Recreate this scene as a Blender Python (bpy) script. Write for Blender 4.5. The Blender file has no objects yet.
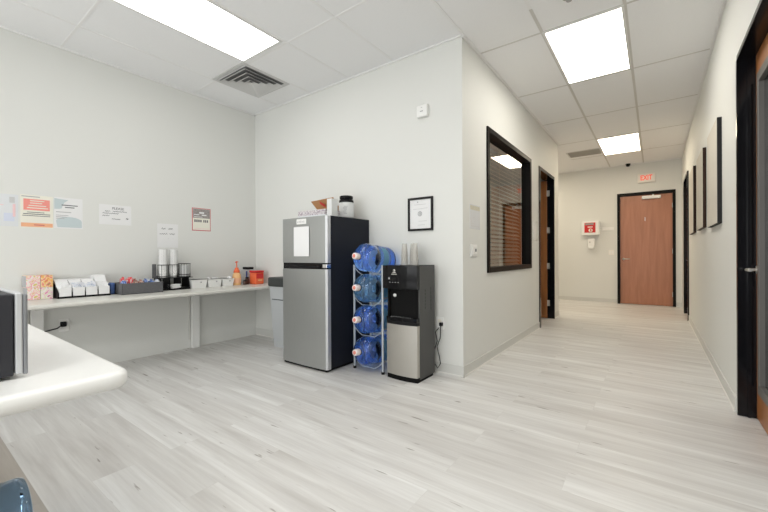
import bpy, bmesh, math, random
from mathutils import Vector, Matrix
R = random.Random(7)
PI = math.pi
col = bpy.context.scene.collection

# ---------------------------------------------------------------- materials
def mat(name, color, rough=0.5, metal=0.0, spec=0.5, noise=0.0, nscale=20.0, bump=0.0, bscale=200.0,
        emit=None, strength=0.0, trans=0.0, ior=1.45, alpha=1.0, stretch=None, coat=0.0):
    m = bpy.data.materials.new(name); m.use_nodes = True
    nt = m.node_tree; b = nt.nodes['Principled BSDF']
    def sock(n, v):
        if n in b.inputs: b.inputs[n].default_value = v
    c = (*color, 1.0)
    sock('Base Color', c); sock('Roughness', rough); sock('Metallic', metal)
    sock('Specular IOR Level', spec); sock('Transmission Weight', trans); sock('IOR', ior); sock('Alpha', alpha)
    sock('Coat Weight', coat)
    if emit: sock('Emission Color', (*emit, 1)); sock('Emission Strength', strength)
    tc = nt.nodes.new('ShaderNodeTexCoord'); mp = nt.nodes.new('ShaderNodeMapping')
    nt.links.new(tc.outputs['Object'], mp.inputs['Vector'])
    if stretch: mp.inputs['Scale'].default_value = stretch
    if noise > 0:
        n = nt.nodes.new('ShaderNodeTexNoise'); n.inputs['Scale'].default_value = nscale; n.inputs['Detail'].default_value = 5
        nt.links.new(mp.outputs[0], n.inputs['Vector'])
        mx = nt.nodes.new('ShaderNodeMix'); mx.data_type = 'RGBA'
        lo = [max(0, v * (1 - noise)) for v in color]; hi = [min(1, v * (1 + noise)) for v in color]
        mx.inputs['A'].default_value = (*lo, 1); mx.inputs['B'].default_value = (*hi, 1)
        nt.links.new(n.outputs['Fac'], mx.inputs['Factor']); nt.links.new(mx.outputs['Result'], b.inputs['Base Color'])
    if bump > 0:
        n2 = nt.nodes.new('ShaderNodeTexNoise'); n2.inputs['Scale'].default_value = bscale; n2.inputs['Detail'].default_value = 2
        nt.links.new(mp.outputs[0], n2.inputs['Vector'])
        bp = nt.nodes.new('ShaderNodeBump'); bp.inputs['Strength'].default_value = bump; bp.inputs['Distance'].default_value = 0.002
        nt.links.new(n2.outputs['Fac'], bp.inputs['Height']); nt.links.new(bp.outputs[0], b.inputs['Normal'])
    return m

def floor_mat():
    m = bpy.data.materials.new('vinyl_plank'); m.use_nodes = True
    nt = m.node_tree; b = nt.nodes['Principled BSDF']; N = nt.nodes.new; L = nt.links.new
    tc = N('ShaderNodeTexCoord')
    mp = N('ShaderNodeMapping'); mp.inputs['Location'].default_value = (0.35, 0.13 + 1.8, 0)
    L(tc.outputs['Object'], mp.inputs['Vector'])
    br = N('ShaderNodeTexBrick'); br.offset = 0.37; br.squash = 1.0
    br.inputs['Scale'].default_value = 1.0; br.inputs['Brick Width'].default_value = 1.35; br.inputs['Row Height'].default_value = 0.18
    br.inputs['Mortar Size'].default_value = 0.0012; br.inputs['Mortar Smooth'].default_value = 0.3
    br.inputs['Color1'].default_value = (0, 0, 0, 1); br.inputs['Color2'].default_value = (1, 1, 1, 1); br.inputs['Mortar'].default_value = (0.15, 0.15, 0.15, 1)
    L(mp.outputs[0], br.inputs['Vector'])
    # per-plank shift so the grain breaks at the seams
    sep = N('ShaderNodeSeparateXYZ'); L(tc.outputs['Object'], sep.inputs[0])
    mul = N('ShaderNodeMath'); mul.operation = 'MULTIPLY'; mul.inputs[1].default_value = 7.3; L(br.outputs['Color'], mul.inputs[0])
    cmb = N('ShaderNodeCombineXYZ'); L(sep.outputs['X'], cmb.inputs['X']); L(sep.outputs['Y'], cmb.inputs['Y']); L(mul.outputs[0], cmb.inputs['Z'])
    def stretched(sx, sy, scale, det, rough=0.55, dist=0.0):
        mm = N('ShaderNodeMapping'); mm.inputs['Scale'].default_value = (sx, sy, 1); L(cmb.outputs[0], mm.inputs['Vector'])
        nn = N('ShaderNodeTexNoise'); nn.inputs['Scale'].default_value = scale; nn.inputs['Detail'].default_value = det
        nn.inputs['Roughness'].default_value = rough; nn.inputs['Distortion'].default_value = dist
        L(mm.outputs[0], nn.inputs['Vector']); return nn
    n1 = stretched(0.55, 6.5, 1.6, 4, 0.55, 0.4); n2 = stretched(1.2, 30, 2.0, 5, 0.6, 0.2); n3 = stretched(3.6, 27, 1.35, 2)
    def ramp(src, stops):
        r = N('ShaderNodeValToRGB'); e = r.color_ramp.elements
        e[0].position, e[0].color = stops[0][0], (*stops[0][1], 1); e[1].position, e[1].color = stops[-1][0], (*stops[-1][1], 1)
        for p_, c_ in stops[1:-1]:
            k = e.new(p_); k.color = (*c_, 1)
        L(src, r.inputs['Fac']); return r
    r1 = ramp(n1.outputs['Fac'], [(0.26, (0.58, 0.565, 0.545)), (0.42, (0.67, 0.66, 0.645)), (0.56, (0.735, 0.73, 0.715)), (0.70, (0.83, 0.83, 0.82))])
    r2 = ramp(n2.outputs['Fac'], [(0.3, (0.93, 0.925, 0.92)), (0.62, (1.03, 1.03, 1.03))])
    r3 = ramp(n3.outputs['Fac'], [(0.245, (0.50, 0.47, 0.44)), (0.30, (1, 1, 1))])
    rb = ramp(br.outputs['Color'], [(0.0, (0.94, 0.93, 0.92)), (0.5, (0.985, 0.98, 0.975)), (1.0, (1.02, 1.02, 1.02))])
    def mulc(a, c):
        x = N('ShaderNodeMix'); x.data_type = 'RGBA'; x.blend_type = 'MULTIPLY'; x.inputs['Factor'].default_value = 1
        L(a, x.inputs['A']); L(c, x.inputs['B']); return x.outputs['Result']
    c = mulc(mulc(mulc(r1.outputs[0], r2.outputs[0]), r3.outputs[0]), rb.outputs[0])
    mo = N('ShaderNodeMix'); mo.data_type = 'RGBA'; mo.inputs['B'].default_value = (0.60, 0.59, 0.57, 1)
    fm = N('ShaderNodeMath'); fm.operation = 'MULTIPLY'; fm.inputs[1].default_value = 0.45
    L(br.outputs['Fac'], fm.inputs[0]); L(fm.outputs[0], mo.inputs['Factor']); L(c, mo.inputs['A'])
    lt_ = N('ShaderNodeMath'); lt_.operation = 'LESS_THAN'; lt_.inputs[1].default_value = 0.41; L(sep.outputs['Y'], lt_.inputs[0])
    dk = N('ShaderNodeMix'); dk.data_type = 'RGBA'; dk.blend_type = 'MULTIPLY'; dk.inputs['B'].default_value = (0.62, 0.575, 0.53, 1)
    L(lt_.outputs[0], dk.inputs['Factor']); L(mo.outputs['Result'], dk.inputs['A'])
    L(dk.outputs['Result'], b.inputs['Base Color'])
    b.inputs['Roughness'].default_value = 0.42; b.inputs['Specular IOR Level'].default_value = 0.45
    bp = N('ShaderNodeBump'); bp.inputs['Strength'].default_value = 0.15; bp.inputs['Distance'].default_value = 0.001
    L(n2.outputs['Fac'], bp.inputs['Height']); L(bp.outputs[0], b.inputs['Normal'])
    return m

def wood_mat(name, c1, c2, rough=0.35):
    m = bpy.data.materials.new(name); m.use_nodes = True
    nt = m.node_tree; b = nt.nodes['Principled BSDF']; N = nt.nodes.new; L = nt.links.new
    tc = N('ShaderNodeTexCoord'); mp = N('ShaderNodeMapping'); mp.inputs['Scale'].default_value = (9, 9, 0.9)
    L(tc.outputs['Object'], mp.inputs['Vector'])
    n = N('ShaderNodeTexNoise'); n.inputs['Scale'].default_value = 1.6; n.inputs['Detail'].default_value = 6; n.inputs['Distortion'].default_value = 0.6
    L(mp.outputs[0], n.inputs['Vector'])
    r = N('ShaderNodeValToRGB'); r.color_ramp.elements[0].position = 0.3; r.color_ramp.elements[1].position = 0.72
    r.color_ramp.elements[0].color = (*c1, 1); r.color_ramp.elements[1].color = (*c2, 1)
    L(n.outputs['Fac'], r.inputs['Fac']); L(r.outputs[0], b.inputs['Base Color'])
    b.inputs['Roughness'].default_value = rough
    return m

def speck_mat(name, base, spot, scale=260, lo=0.32, hi=0.36, rough=0.6):
    m = bpy.data.materials.new(name); m.use_nodes = True
    nt = m.node_tree; b = nt.nodes['Principled BSDF']; N = nt.nodes.new; L = nt.links.new
    tc = N('ShaderNodeTexCoord'); n = N('ShaderNodeTexNoise'); n.inputs['Scale'].default_value = scale; n.inputs['Detail'].default_value = 1
    L(tc.outputs['Object'], n.inputs['Vector'])
    r = N('ShaderNodeValToRGB'); r.color_ramp.elements[0].position = lo; r.color_ramp.elements[1].position = hi
    r.color_ramp.elements[0].color = (*spot, 1); r.color_ramp.elements[1].color = (*base, 1)
    L(n.outputs['Fac'], r.inputs['Fac']); L(r.outputs[0], b.inputs['Base Color']); b.inputs['Roughness'].default_value = rough
    return m

def blotch_mat(name, stops, scale=30):
    m = bpy.data.materials.new(name); m.use_nodes = True
    nt = m.node_tree; b = nt.nodes['Principled BSDF']; N = nt.nodes.new; L = nt.links.new
    tc = N('ShaderNodeTexCoord'); n = N('ShaderNodeTexNoise'); n.inputs['Scale'].default_value = scale; n.inputs['Detail'].default_value = 2
    L(tc.outputs['Object'], n.inputs['Vector'])
    r = N('ShaderNodeValToRGB'); r.color_ramp.interpolation = 'CONSTANT'; e = r.color_ramp.elements
    e[0].position, e[0].color = stops[0][0], (*stops[0][1], 1); e[1].position, e[1].color = stops[-1][0], (*stops[-1][1], 1)
    for p_, c_ in stops[1:-1]:
        k = e.new(p_); k.color = (*c_, 1)
    L(n.outputs['Fac'], r.inputs['Fac']); L(r.outputs[0], b.inputs['Base Color']); b.inputs['Roughness'].default_value = 0.45
    return m

M = dict(
    wall=mat('wall_paint', (0.785, 0.79, 0.76), 0.55, bump=0.25, bscale=140, spec=0.3),
    ceil=mat('ceiling_tile', (0.92, 0.925, 0.93), 0.85, bump=0.3, bscale=220, noise=0.02, nscale=60, spec=0.15),
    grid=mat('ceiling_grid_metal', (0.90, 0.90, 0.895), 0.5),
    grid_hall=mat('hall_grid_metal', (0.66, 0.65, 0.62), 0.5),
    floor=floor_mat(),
    base=mat('baseboard_vinyl', (0.68, 0.68, 0.65), 0.45),
    bead=mat('baseboard_bead', (0.85, 0.84, 0.80), 0.4),
    blackframe=mat('black_frame', (0.006, 0.006, 0.008), 0.16, spec=0.4),
    darkframe=mat('dark_bronze_frame', (0.009, 0.008, 0.007), 0.4, spec=0.12),
    cherry=wood_mat('cherry_door', (0.40, 0.165, 0.085), (0.50, 0.215, 0.12), 0.34),
    oakd=wood_mat('brown_door', (0.33, 0.12, 0.035), (0.46, 0.19, 0.065), 0.4),
    satin=mat('satin_nickel', (0.72, 0.70, 0.66), 0.3, 0.9),
    white=mat('white_plastic', (0.90, 0.90, 0.88), 0.4),
    laminate=mat('white_laminate', (0.82, 0.82, 0.80), 0.35, noise=0.02, nscale=40),
    counter=mat('cream_laminate', (0.74, 0.73, 0.68), 0.3, noise=0.04, nscale=90),
    steel=mat('brushed_steel', (0.43, 0.44, 0.435), 0.36, 0.85, noise=0.06, nscale=8, stretch=(30, 30, 1)),
    steel_dark=mat('dark_steel', (0.30, 0.31, 0.33), 0.35, 0.8),
    steel_edge=mat('polished_steel_edge', (0.62, 0.63, 0.65), 0.42, 0.6),
    steel_warm=mat('cooler_steel', (0.50, 0.48, 0.44), 0.38, 0.8, noise=0.05, nscale=8, stretch=(30, 30, 1)),
    fridge_side=mat('fridge_side_paint', (0.016, 0.018, 0.026), 0.5, spec=0.2, bump=0.2, bscale=400),
    black=mat('black_plastic', (0.010, 0.010, 0.011), 0.4, spec=0.2),
    gloss=mat('gloss_black', (0.006, 0.006, 0.007), 0.10, spec=0.25),
    cooler_side=mat('cooler_side_grey', (0.075, 0.075, 0.072), 0.5),
    mwcase=mat('appliance_case', (0.022, 0.022, 0.028), 0.5, bump=0.15, bscale=500),
    chrome=mat('chrome', (0.75, 0.75, 0.76), 0.15, 1.0),
    rack=mat('rack_grey_enamel', (0.52, 0.56, 0.60), 0.35, 0.3),
    water=mat('blue_bottle', (0.22, 0.44, 1.0), 0.02, trans=1.0, ior=1.25, coat=0.6),
    water2=mat('pale_blue_bottle', (0.30, 0.55, 0.80), 0.03, trans=1.0, ior=1.25, coat=0.6),
    water3=mat('grey_blue_bottle', (0.26, 0.44, 0.66), 0.04, trans=1.0, ior=1.25, coat=0.6),
    cap=mat('bottle_cap', (0.90, 0.80, 0.79), 0.5),
    capred=mat('bottle_cap_print', (0.85, 0.28, 0.22), 0.5),
    label=mat('bottle_label', (0.35, 0.72, 0.92), 0.4),
    bin=mat('bin_grey', (0.50, 0.52, 0.53), 0.45),
    binlid=mat('bin_lid', (0.045, 0.05, 0.05), 0.5),
    seam=mat('bin_seam', (0.10, 0.11, 0.12), 0.5),
    paper=mat('paper', (0.86, 0.86, 0.86), 0.7),
    sleeve=mat('plastic_sleeve', (0.78, 0.80, 0.82), 0.2),
    ink=mat('ink', (0.12, 0.12, 0.13), 0.7), inkgrey=mat('ink_grey', (0.45, 0.45, 0.46), 0.7), inkfaint=mat('ink_faint', (0.62, 0.62, 0.62), 0.7),
    coral=mat('coral_print', (0.90, 0.33, 0.28), 0.6), orange=mat('orange_print', (0.90, 0.48, 0.28), 0.6),
    cream=mat('cream_print', (0.88, 0.86, 0.76), 0.6), bluegrey=mat('bluegrey_print', (0.58, 0.66, 0.68), 0.6),
    lilac=mat('lilac_print', (0.68, 0.72, 0.84), 0.6), pink=mat('pink_print', (0.88, 0.62, 0.63), 0.6),
    maroon=mat('maroon_print', (0.60, 0.12, 0.14), 0.6), greyprint=mat('grey_photo_print', (0.34, 0.31, 0.30), 0.6, noise=0.6, nscale=60),
    diffuser=mat('lamp_diffuser', (0.9, 0.9, 0.9), 0.5, emit=(1.0, 0.985, 0.96), strength=5.0),
    diffuser_warm=mat('lamp_diffuser_warm', (0.9, 0.9, 0.9), 0.5, emit=(1.0, 0.95, 0.86), strength=11.0),
    diffuser_far=mat('lamp_diffuser_far', (0.9, 0.9, 0.9), 0.5, emit=(1.0, 0.87, 0.66), strength=11.5),
    lampframe=mat('lamp_frame', (0.80, 0.80, 0.78), 0.5),
    vent=mat('vent_white', (0.66, 0.66, 0.65), 0.5), ventdark=mat('vent_gap', (0.22, 0.22, 0.22), 0.8),
    ventbrown=mat('vent_slat', (0.42, 0.40, 0.36), 0.5),
    blind=mat('blind_slat', (0.55, 0.42, 0.30), 0.45),
    canvas=mat('canvas_print', (0.70, 0.66, 0.58), 0.7, noise=0.08, nscale=5), canvasedge=mat('canvas_edge', (0.022, 0.021, 0.022), 0.6, spec=0.2),
    canvasbrown=mat('canvas_edge_brown', (0.035, 0.018, 0.012), 0.6, spec=0.2),
    exitred=mat('exit_letters', (0.9, 0.1, 0.06), 0.5, emit=(1.0, 0.12, 0.06), strength=0.55),
    exitface=mat('exit_face', (0.88, 0.85, 0.80), 0.5),
    red=mat('red_plastic', (0.65, 0.03, 0.03), 0.4),
    orangep=mat('orange_plastic', (0.92, 0.17, 0.06), 0.35), amber=mat('amber_liquid', (0.92, 0.55, 0.26), 0.25),
    navy=mat('navy_wrap', (0.07, 0.13, 0.33), 0.4), fabric=mat('charcoal_fabric', (0.13, 0.13, 0.135), 0.9, noise=0.2, nscale=60, bump=0.4, bscale=300),
    brown=mat('brown_plastic', (0.07, 0.03, 0.02), 0.4), card=mat('cardboard', (0.62, 0.36, 0.18), 0.7), carddark=mat('cardboard_inside', (0.50, 0.27, 0.12), 0.75),
    teabox=blotch_mat('pink_food_carton', [(0.0, (0.80, 0.50, 0.22)), (0.40, (0.90, 0.72, 0.62)), (0.47, (0.90, 0.42, 0.45)), (0.53, (0.90, 0.80, 0.76)), (0.62, (0.75, 0.60, 0.20))], 26),
    teabox2=blotch_mat('orange_food_carton', [(0.0, (0.80, 0.22, 0.14)), (0.42, (0.88, 0.50, 0.16)), (0.50, (0.90, 0.70, 0.40)), (0.57, (0.85, 0.28, 0.22)), (0.66, (0.45, 0.30, 0.12))], 26),
    teabox3=blotch_mat('magenta_food_carton', [(0.0, (0.82, 0.30, 0.48)), (0.42, (0.90, 0.72, 0.72)), (0.50, (0.78, 0.80, 0.55)), (0.56, (0.90, 0.82, 0.80)), (0.66, (0.72, 0.22, 0.40))], 26),
    snackred=blotch_mat('red_wrapper', [(0.0, (0.80, 0.05, 0.06)), (0.52, (0.85, 0.80, 0.78)), (0.58, (0.65, 0.05, 0.05))], 30),
    snackbrown=blotch_mat('brown_wrapper', [(0.0, (0.42, 0.13, 0.09)), (0.50, (0.80, 0.70, 0.62)), (0.56, (0.55, 0.22, 0.14))], 30),
    snackblue=blotch_mat('blue_wrapper', [(0.0, (0.06, 0.16, 0.50)), (0.52, (0.45, 0.55, 0.80)), (0.58, (0.05, 0.10, 0.36))], 30),
    snackwhite=blotch_mat('white_wrapper', [(0.0, (0.78, 0.80, 0.84)), (0.55, (0.45, 0.52, 0.68)), (0.60, (0.82, 0.82, 0.82))], 40),
    traywrap=blotch_mat('shrinkwrapped_cans', [(0.0, (0.70, 0.66, 0.66)), (0.47, (0.36, 0.28, 0.34)), (0.55, (0.78, 0.76, 0.76))], 40),
    cup=speck_mat('speckled_paper_cup', (0.90, 0.90, 0.88), (0.42, 0.40, 0.38), 110, 0.36, 0.40),
    clear=mat('clear_plastic', (0.74, 0.72, 0.67), 0.08, alpha=0.42),
    mesh=mat('wire_mesh_grey', (0.40, 0.40, 0.40), 0.5),
    glass=mat('window_glass', (1, 1, 1), 0.0, trans=1.0, ior=1.5),
    darkglass=mat('dark_door_glass', (0.03, 0.03, 0.032), 0.05),
    greytrim=mat('grey_lite_trim', (0.20, 0.19, 0.18), 0.4, 0.3),
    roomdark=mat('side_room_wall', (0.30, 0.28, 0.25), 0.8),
    greybox=mat('grey_canister', (0.55, 0.56, 0.57), 0.4, noise=.25, nscale=40),
    tin=mat('canister_label', (0.78, 0.79, 0.78), 0.4), matteblack=mat('charcoal_base', (0.010, 0.010, 0.010), 0.6, spec=0.05),  # near-black matte for grille, kick plate and dispenser cavity
)

# ---------------------------------------------------------------- mesh builder
class MB:
    def __init__(s): s.bm = bmesh.new(); s.smooth = []
    def _xf(s, vs, M4):
        if M4 is not None: bmesh.ops.transform(s.bm, matrix=M4, verts=vs)
    def box(s, x0, x1, y0, y1, z0, z1, bev=0.0, mi=0, M4=None, seg=2):
        r = bmesh.ops.create_cube(s.bm, size=1.0); vs = r['verts']
        for v in vs:
            v.co = Vector(((x0 + x1) / 2 + v.co.x * (x1 - x0), (y0 + y1) / 2 + v.co.y * (y1 - y0), (z0 + z1) / 2 + v.co.z * (z1 - z0)))
        fs = {f for v in vs for f in v.link_faces}
        for f in fs: f.material_index = mi
        if bev > 0:
            es = list({e for v in vs for e in v.link_edges})
            rr = bmesh.ops.bevel(s.bm, geom=es, offset=bev, segments=seg, affect='EDGES', profile=0.5)
            vs = list({v for f in rr['faces'] for v in f.verts} | {v for v in vs if v.is_valid})
            for f in rr['faces']: f.material_index = mi
        s._xf(vs, M4); return s
    def hexa(s, p, mi=0):   # 8 points: bottom 4, top 4
        v = [s.bm.verts.new(q) for q in p]
        for idx in ((3, 2, 1, 0), (4, 5, 6, 7), (0, 1, 5, 4), (1, 2, 6, 5), (2, 3, 7, 6), (3, 0, 4, 7)):
            f = s.bm.faces.new([v[i] for i in idx]); f.material_index = mi
        return s
    def prism(s, pts, axis, a, b, mi=0, smooth=False):  # polygon extruded along axis (0,1,2); pts are the two other coords in xyz order
        def mk(p, t):
            c = list(p); c.insert(axis, t); return c
        A = [s.bm.verts.new(mk(p, a)) for p in pts]; B = [s.bm.verts.new(mk(p, b)) for p in pts]
        n = len(pts)
        fs = [s.bm.faces.new(A), s.bm.faces.new(B[::-1])]
        for i in range(n):
            f = s.bm.faces.new((A[i], B[i], B[(i + 1) % n], A[(i + 1) % n])); f.smooth = smooth; fs.append(f)
        for f in fs: f.material_index = mi
        return s
    def lathe(s, prof, c=(0, 0, 0), axis=(0, 0, 1), n=24, mi=0, smooth=True):  # prof [(r,h)...]
        ax = Vector(axis).normalized(); u = ax.orthogonal().normalized(); w = ax.cross(u); c = Vector(c)
        rings = []
        for r, h in prof:
            if r <= 1e-6: rings.append([s.bm.verts.new(c + ax * h)])
            else: rings.append([s.bm.verts.new(c + ax * h + (u * math.cos(2 * PI * i / n) + w * math.sin(2 * PI * i / n)) * r) for i in range(n)])
        for a, b in zip(rings, rings[1:]):
            for i in range(n):
                j = (i + 1) % n
                if len(a) == 1 and len(b) == 1: break
                if len(a) == 1: q = (a[0], b[j], b[i])
                elif len(b) == 1: q = (a[i], a[j], b[0])
                else: q = (a[i], a[j], b[j], b[i])
                try: f = s.bm.faces.new(q)
                except ValueError: continue
                f.smooth = smooth; f.material_index = mi
        return s
    def cyl(s, p0, p1, r, n=16, mi=0, r2=None):
        p0 = Vector(p0); p1 = Vector(p1); d = (p1 - p0).length
        return s.lathe([(0, 0), (r, 0), (r, 0.0001), (r2 or r, d - 0.0001), (r2 or r, d), (0, d)], p0, p1 - p0, n, mi)
    def tube(s, pts, r, n=10, mi=0):
        pts = [Vector(p) for p in pts]; rings = []; u = None
        for i, p in enumerate(pts):
            t = (pts[min(i + 1, len(pts) - 1)] - pts[max(i - 1, 0)]).normalized()
            u = t.orthogonal().normalized() if u is None else (u - t * u.dot(t)).normalized()
            w = t.cross(u)
            rings.append([s.bm.verts.new(p + (u * math.cos(2 * PI * k / n) + w * math.sin(2 * PI * k / n)) * r) for k in range(n)])
        for a, b in zip(rings, rings[1:]):
            for k in range(n):
                f = s.bm.faces.new((a[k], a[(k + 1) % n], b[(k + 1) % n], b[k])); f.smooth = True; f.material_index = mi
        for rg in (rings[0][::-1], rings[-1]):
            f = s.bm.faces.new(rg); f.material_index = mi
        return s
    def ring(s, c, R_, r, axis=(0, 0, 1), n=24, mi=0):
        ax = Vector(axis).normalized(); u = ax.orthogonal().normalized(); w = ax.cross(u); c = Vector(c); rg = []
        for i in range(n):
            a = 2 * PI * i / n; d = u * math.cos(a) + w * math.sin(a)
            rg.append([s.bm.verts.new(c + d * (R_ + r * math.cos(2 * PI * k / 8)) + ax * r * math.sin(2 * PI * k / 8)) for k in range(8)])
        for i in range(n):
            a, b = rg[i], rg[(i + 1) % n]
            for k in range(8):
                f = s.bm.faces.new((a[k], b[k], b[(k + 1) % 8], a[(k + 1) % 8])); f.smooth = True; f.material_index = mi
        return s

def wloc(o):
    v = Vector((0, 0, 0))
    while o: v += o.location; o = o.parent
    return v
def build(name, mb, ms, parent=None, loc=None):
    me = bpy.data.meshes.new(name); bmesh.ops.recalc_face_normals(mb.bm, faces=mb.bm.faces)
    base = wloc(parent) if parent else Vector((0, 0, 0))
    off = base if loc is None else Vector(loc)
    for v in mb.bm.verts: v.co -= off
    mb.bm.to_mesh(me); mb.bm.free()
    for m in (ms if isinstance(ms, (list, tuple)) else [ms]): me.materials.append(M[m] if isinstance(m, str) else m)
    o = bpy.data.objects.new(name, me); col.objects.link(o)
    if parent: o.parent = parent
    if loc is not None: o.location = off - base
    return o
def tag(o, label=None, cat=None, group=None, kind=None):
    if label: o['label'] = label
    if cat: o['category'] = cat
    if group: o['group'] = group
    if kind: o['kind'] = kind
    return o
def thing(name, loc, label, cat, group=None):
    o = bpy.data.objects.new(name, None); col.objects.link(o); o.location = loc; o.empty_display_size = 0.1
    return tag(o, label, cat, group)
def struct(name, mb, m): return tag(build(name, mb, m), kind='structure')
def copy_tree(o, parent=None):
    c = o.copy(); col.objects.link(c)
    if parent: c.parent = parent
    for ch in list(o.children): copy_tree(ch, c)
    return c
def text_mesh(name, s, size, m, parent, origin, xdir, ydir, depth=0.0006, align='CENTER', squeeze=1.0, bold=0.0):
    cu = bpy.data.curves.new('tmp', 'FONT'); cu.body = s; cu.size = size; cu.align_x = align; cu.align_y = 'CENTER'
    cu.extrude = depth / 2; cu.offset = bold; cu.resolution_u = 3
    to = bpy.data.objects.new('tmp', cu); col.objects.link(to)
    dg = bpy.context.evaluated_depsgraph_get(); dg.update()
    me = bpy.data.meshes.new_from_object(to.evaluated_get(dg)); bpy.data.objects.remove(to)
    X = Vector(xdir).normalized(); Y = Vector(ydir).normalized(); Z = X.cross(Y)
    base = wloc(parent); O = Vector(origin) - base
    for v in me.vertices: v.co = O + X * (v.co.x * squeeze) + Y * v.co.y + Z * v.co.z
    me.name = name; me.materials.clear(); me.materials.append(M[m])
    o = bpy.data.objects.new(name, me); col.objects.link(o); o.parent = parent
    return o
# surfaces that face the camera: (origin, x direction in the sheet, up)
WX = ((0, 1, 0), (0, 0, 1))       # left wall, seen from +x : sheet x = +y
WY = ((1, 0, 0), (0, 0, 1))       # fridge wall / end wall, seen from -y : sheet x = +x

A, B, Cc, D, E, F, H = 4.4636, 3.0572, 1.3756, 0.4541, 9.623, 7.119, 3.0484
BACK = -3.4

# ---------------------------------------------------------------- setting
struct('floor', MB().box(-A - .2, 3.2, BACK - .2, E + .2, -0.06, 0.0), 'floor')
struct('ceiling', MB().box(-A - .2, 3.2, BACK - .2, E + .2, H, H + .08), 'ceil')
struct('wall_left', MB().box(-A - .15, -A, BACK, B + .12, 0, H), 'wall')
struct('wall_back', MB().box(-A, D + .14, BACK - .12, BACK, 0, H), 'wall')
struct('wall_fridge_side', MB().box(-A, -Cc - .135, B, B + .12, 0, H), 'wall')
WY0, WY1, WZ0, WZ1 = 3.64, 5.29, 0.905, 2.405          # hall window
DY0, DY1, DZ = 5.74, 6.76, 2.405                        # hall doorway
w = MB()
w.box(-Cc - .135, -Cc, B, WY0, 0, H); w.box(-Cc - .135, -Cc, WY1, DY0, 0, H); w.box(-Cc - .135, -Cc, DY1, F, 0, H)
w.box(-Cc - .135, -Cc, WY0, WY1, 0, WZ0); w.box(-Cc - .135, -Cc, WY0, WY1, WZ1, H); w.box(-Cc - .135, -Cc, DY0, DY1, DZ, H)
struct('wall_hall_left', w, 'wall')
w = MB()
RY0, RY1, RZ = 2.50, 3.435, 2.395
GY0, GY1, GZ = 7.72, 8.72, 2.44
w.box(D, D + .14, BACK, RY0, 0, H); w.box(D, D + .14, RY1, GY0, 0, H); w.box(D, D + .14, GY1, E, 0, H)
w.box(D, D + .14, RY0, RY1, RZ, H); w.box(D, D + .14, GY0, GY1, GZ, H)
struct('wall_hall_right', w, 'wall')
EX0, EX1, EZ = -0.658, 0.358, 2.42
w = MB(); w.box(-3.6, EX0, E, E + .12, 0, H); w.box(EX1, D + .14, E, E + .12, 0, H); w.box(EX0, EX1, E, E + .12, EZ, H); w.box(EX0, EX1, E + .1, E + .12, 0, EZ)
struct('wall_end', w, 'wall')
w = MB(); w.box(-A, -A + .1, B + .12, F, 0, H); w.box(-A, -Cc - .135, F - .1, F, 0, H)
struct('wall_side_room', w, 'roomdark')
struct('wall_hall_far_left', MB().box(-3.7, -3.6, F, E, 0, H), 'wall')
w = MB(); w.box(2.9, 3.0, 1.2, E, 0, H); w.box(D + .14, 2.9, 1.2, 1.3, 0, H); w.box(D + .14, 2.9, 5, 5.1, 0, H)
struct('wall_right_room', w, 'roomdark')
# baseboards
def board(name, x0, x1, y0, y1, bx=None, by=None):
    m = MB(); m.box(x0, x1, y0, y1, 0, 0.095, mi=0)
    if bx: m.box(*bx, 0, 0.012, mi=1)
    struct(name, m, ['base', 'bead'])
board('baseboard_fridge_wall', -A + .01, -Cc + .008, B - .008, B, (-A + .012, -Cc + .014, B - .014, B - .006))
board('baseboard_hall_left', -Cc, -Cc + .008, B, DY0 - .005, (-Cc + .006, -Cc + .014, B - .014, DY0 - .005))
board('baseboard_hall_left_far', -Cc, -Cc + .008, DY1 + .005, F, (-Cc + .006, -Cc + .014, DY1 + .005, F))
board('baseboard_hall_right', D - .008, D, RY1 + .03, GY0 - .005, (D - .014, D - .006, RY1 + .03, GY0 - .005))
board('baseboard_end', -3.5, EX0 - .005, E - .008, E, (-3.5, EX0 - .005, E - .014, E - .006))
board('baseboard_end_right', EX1 + .005, D, E - .008, E, (EX1 + .005, D, E - .014, E - .006))
# ceiling grid
g = MB()
for x in (-0.18, -0.79, -2.11, -2.715, -3.325, -3.93):
    g.box(x - .012, x + .012, BACK, B, H - .003, H + .001)
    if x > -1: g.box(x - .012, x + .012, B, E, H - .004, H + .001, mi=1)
g.box(-1.375, -1.351, BACK, F, H - .005, H + .001)
for y in (-2.7, -1.46, -0.24, 0.98, 2.2, 3.44, 4.68, 5.92, 7.16, 8.42):
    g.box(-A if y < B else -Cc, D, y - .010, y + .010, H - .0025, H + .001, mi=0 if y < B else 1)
g.box(D - .02, D, BACK, E, H - .012, H + .001); g.box(-Cc, -Cc + .02, B, F, H - .012, H + .001); g.box(-A, -A + .02, BACK, B, H - .012, H + .001)
g.box(-A, -Cc, B - .02, B, H - .012, H + .001); g.box(-3.5, D, E - .02, E, H - .012, H + .001)
struct('trim_1', g, ['grid', 'grid_hall'])

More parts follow.
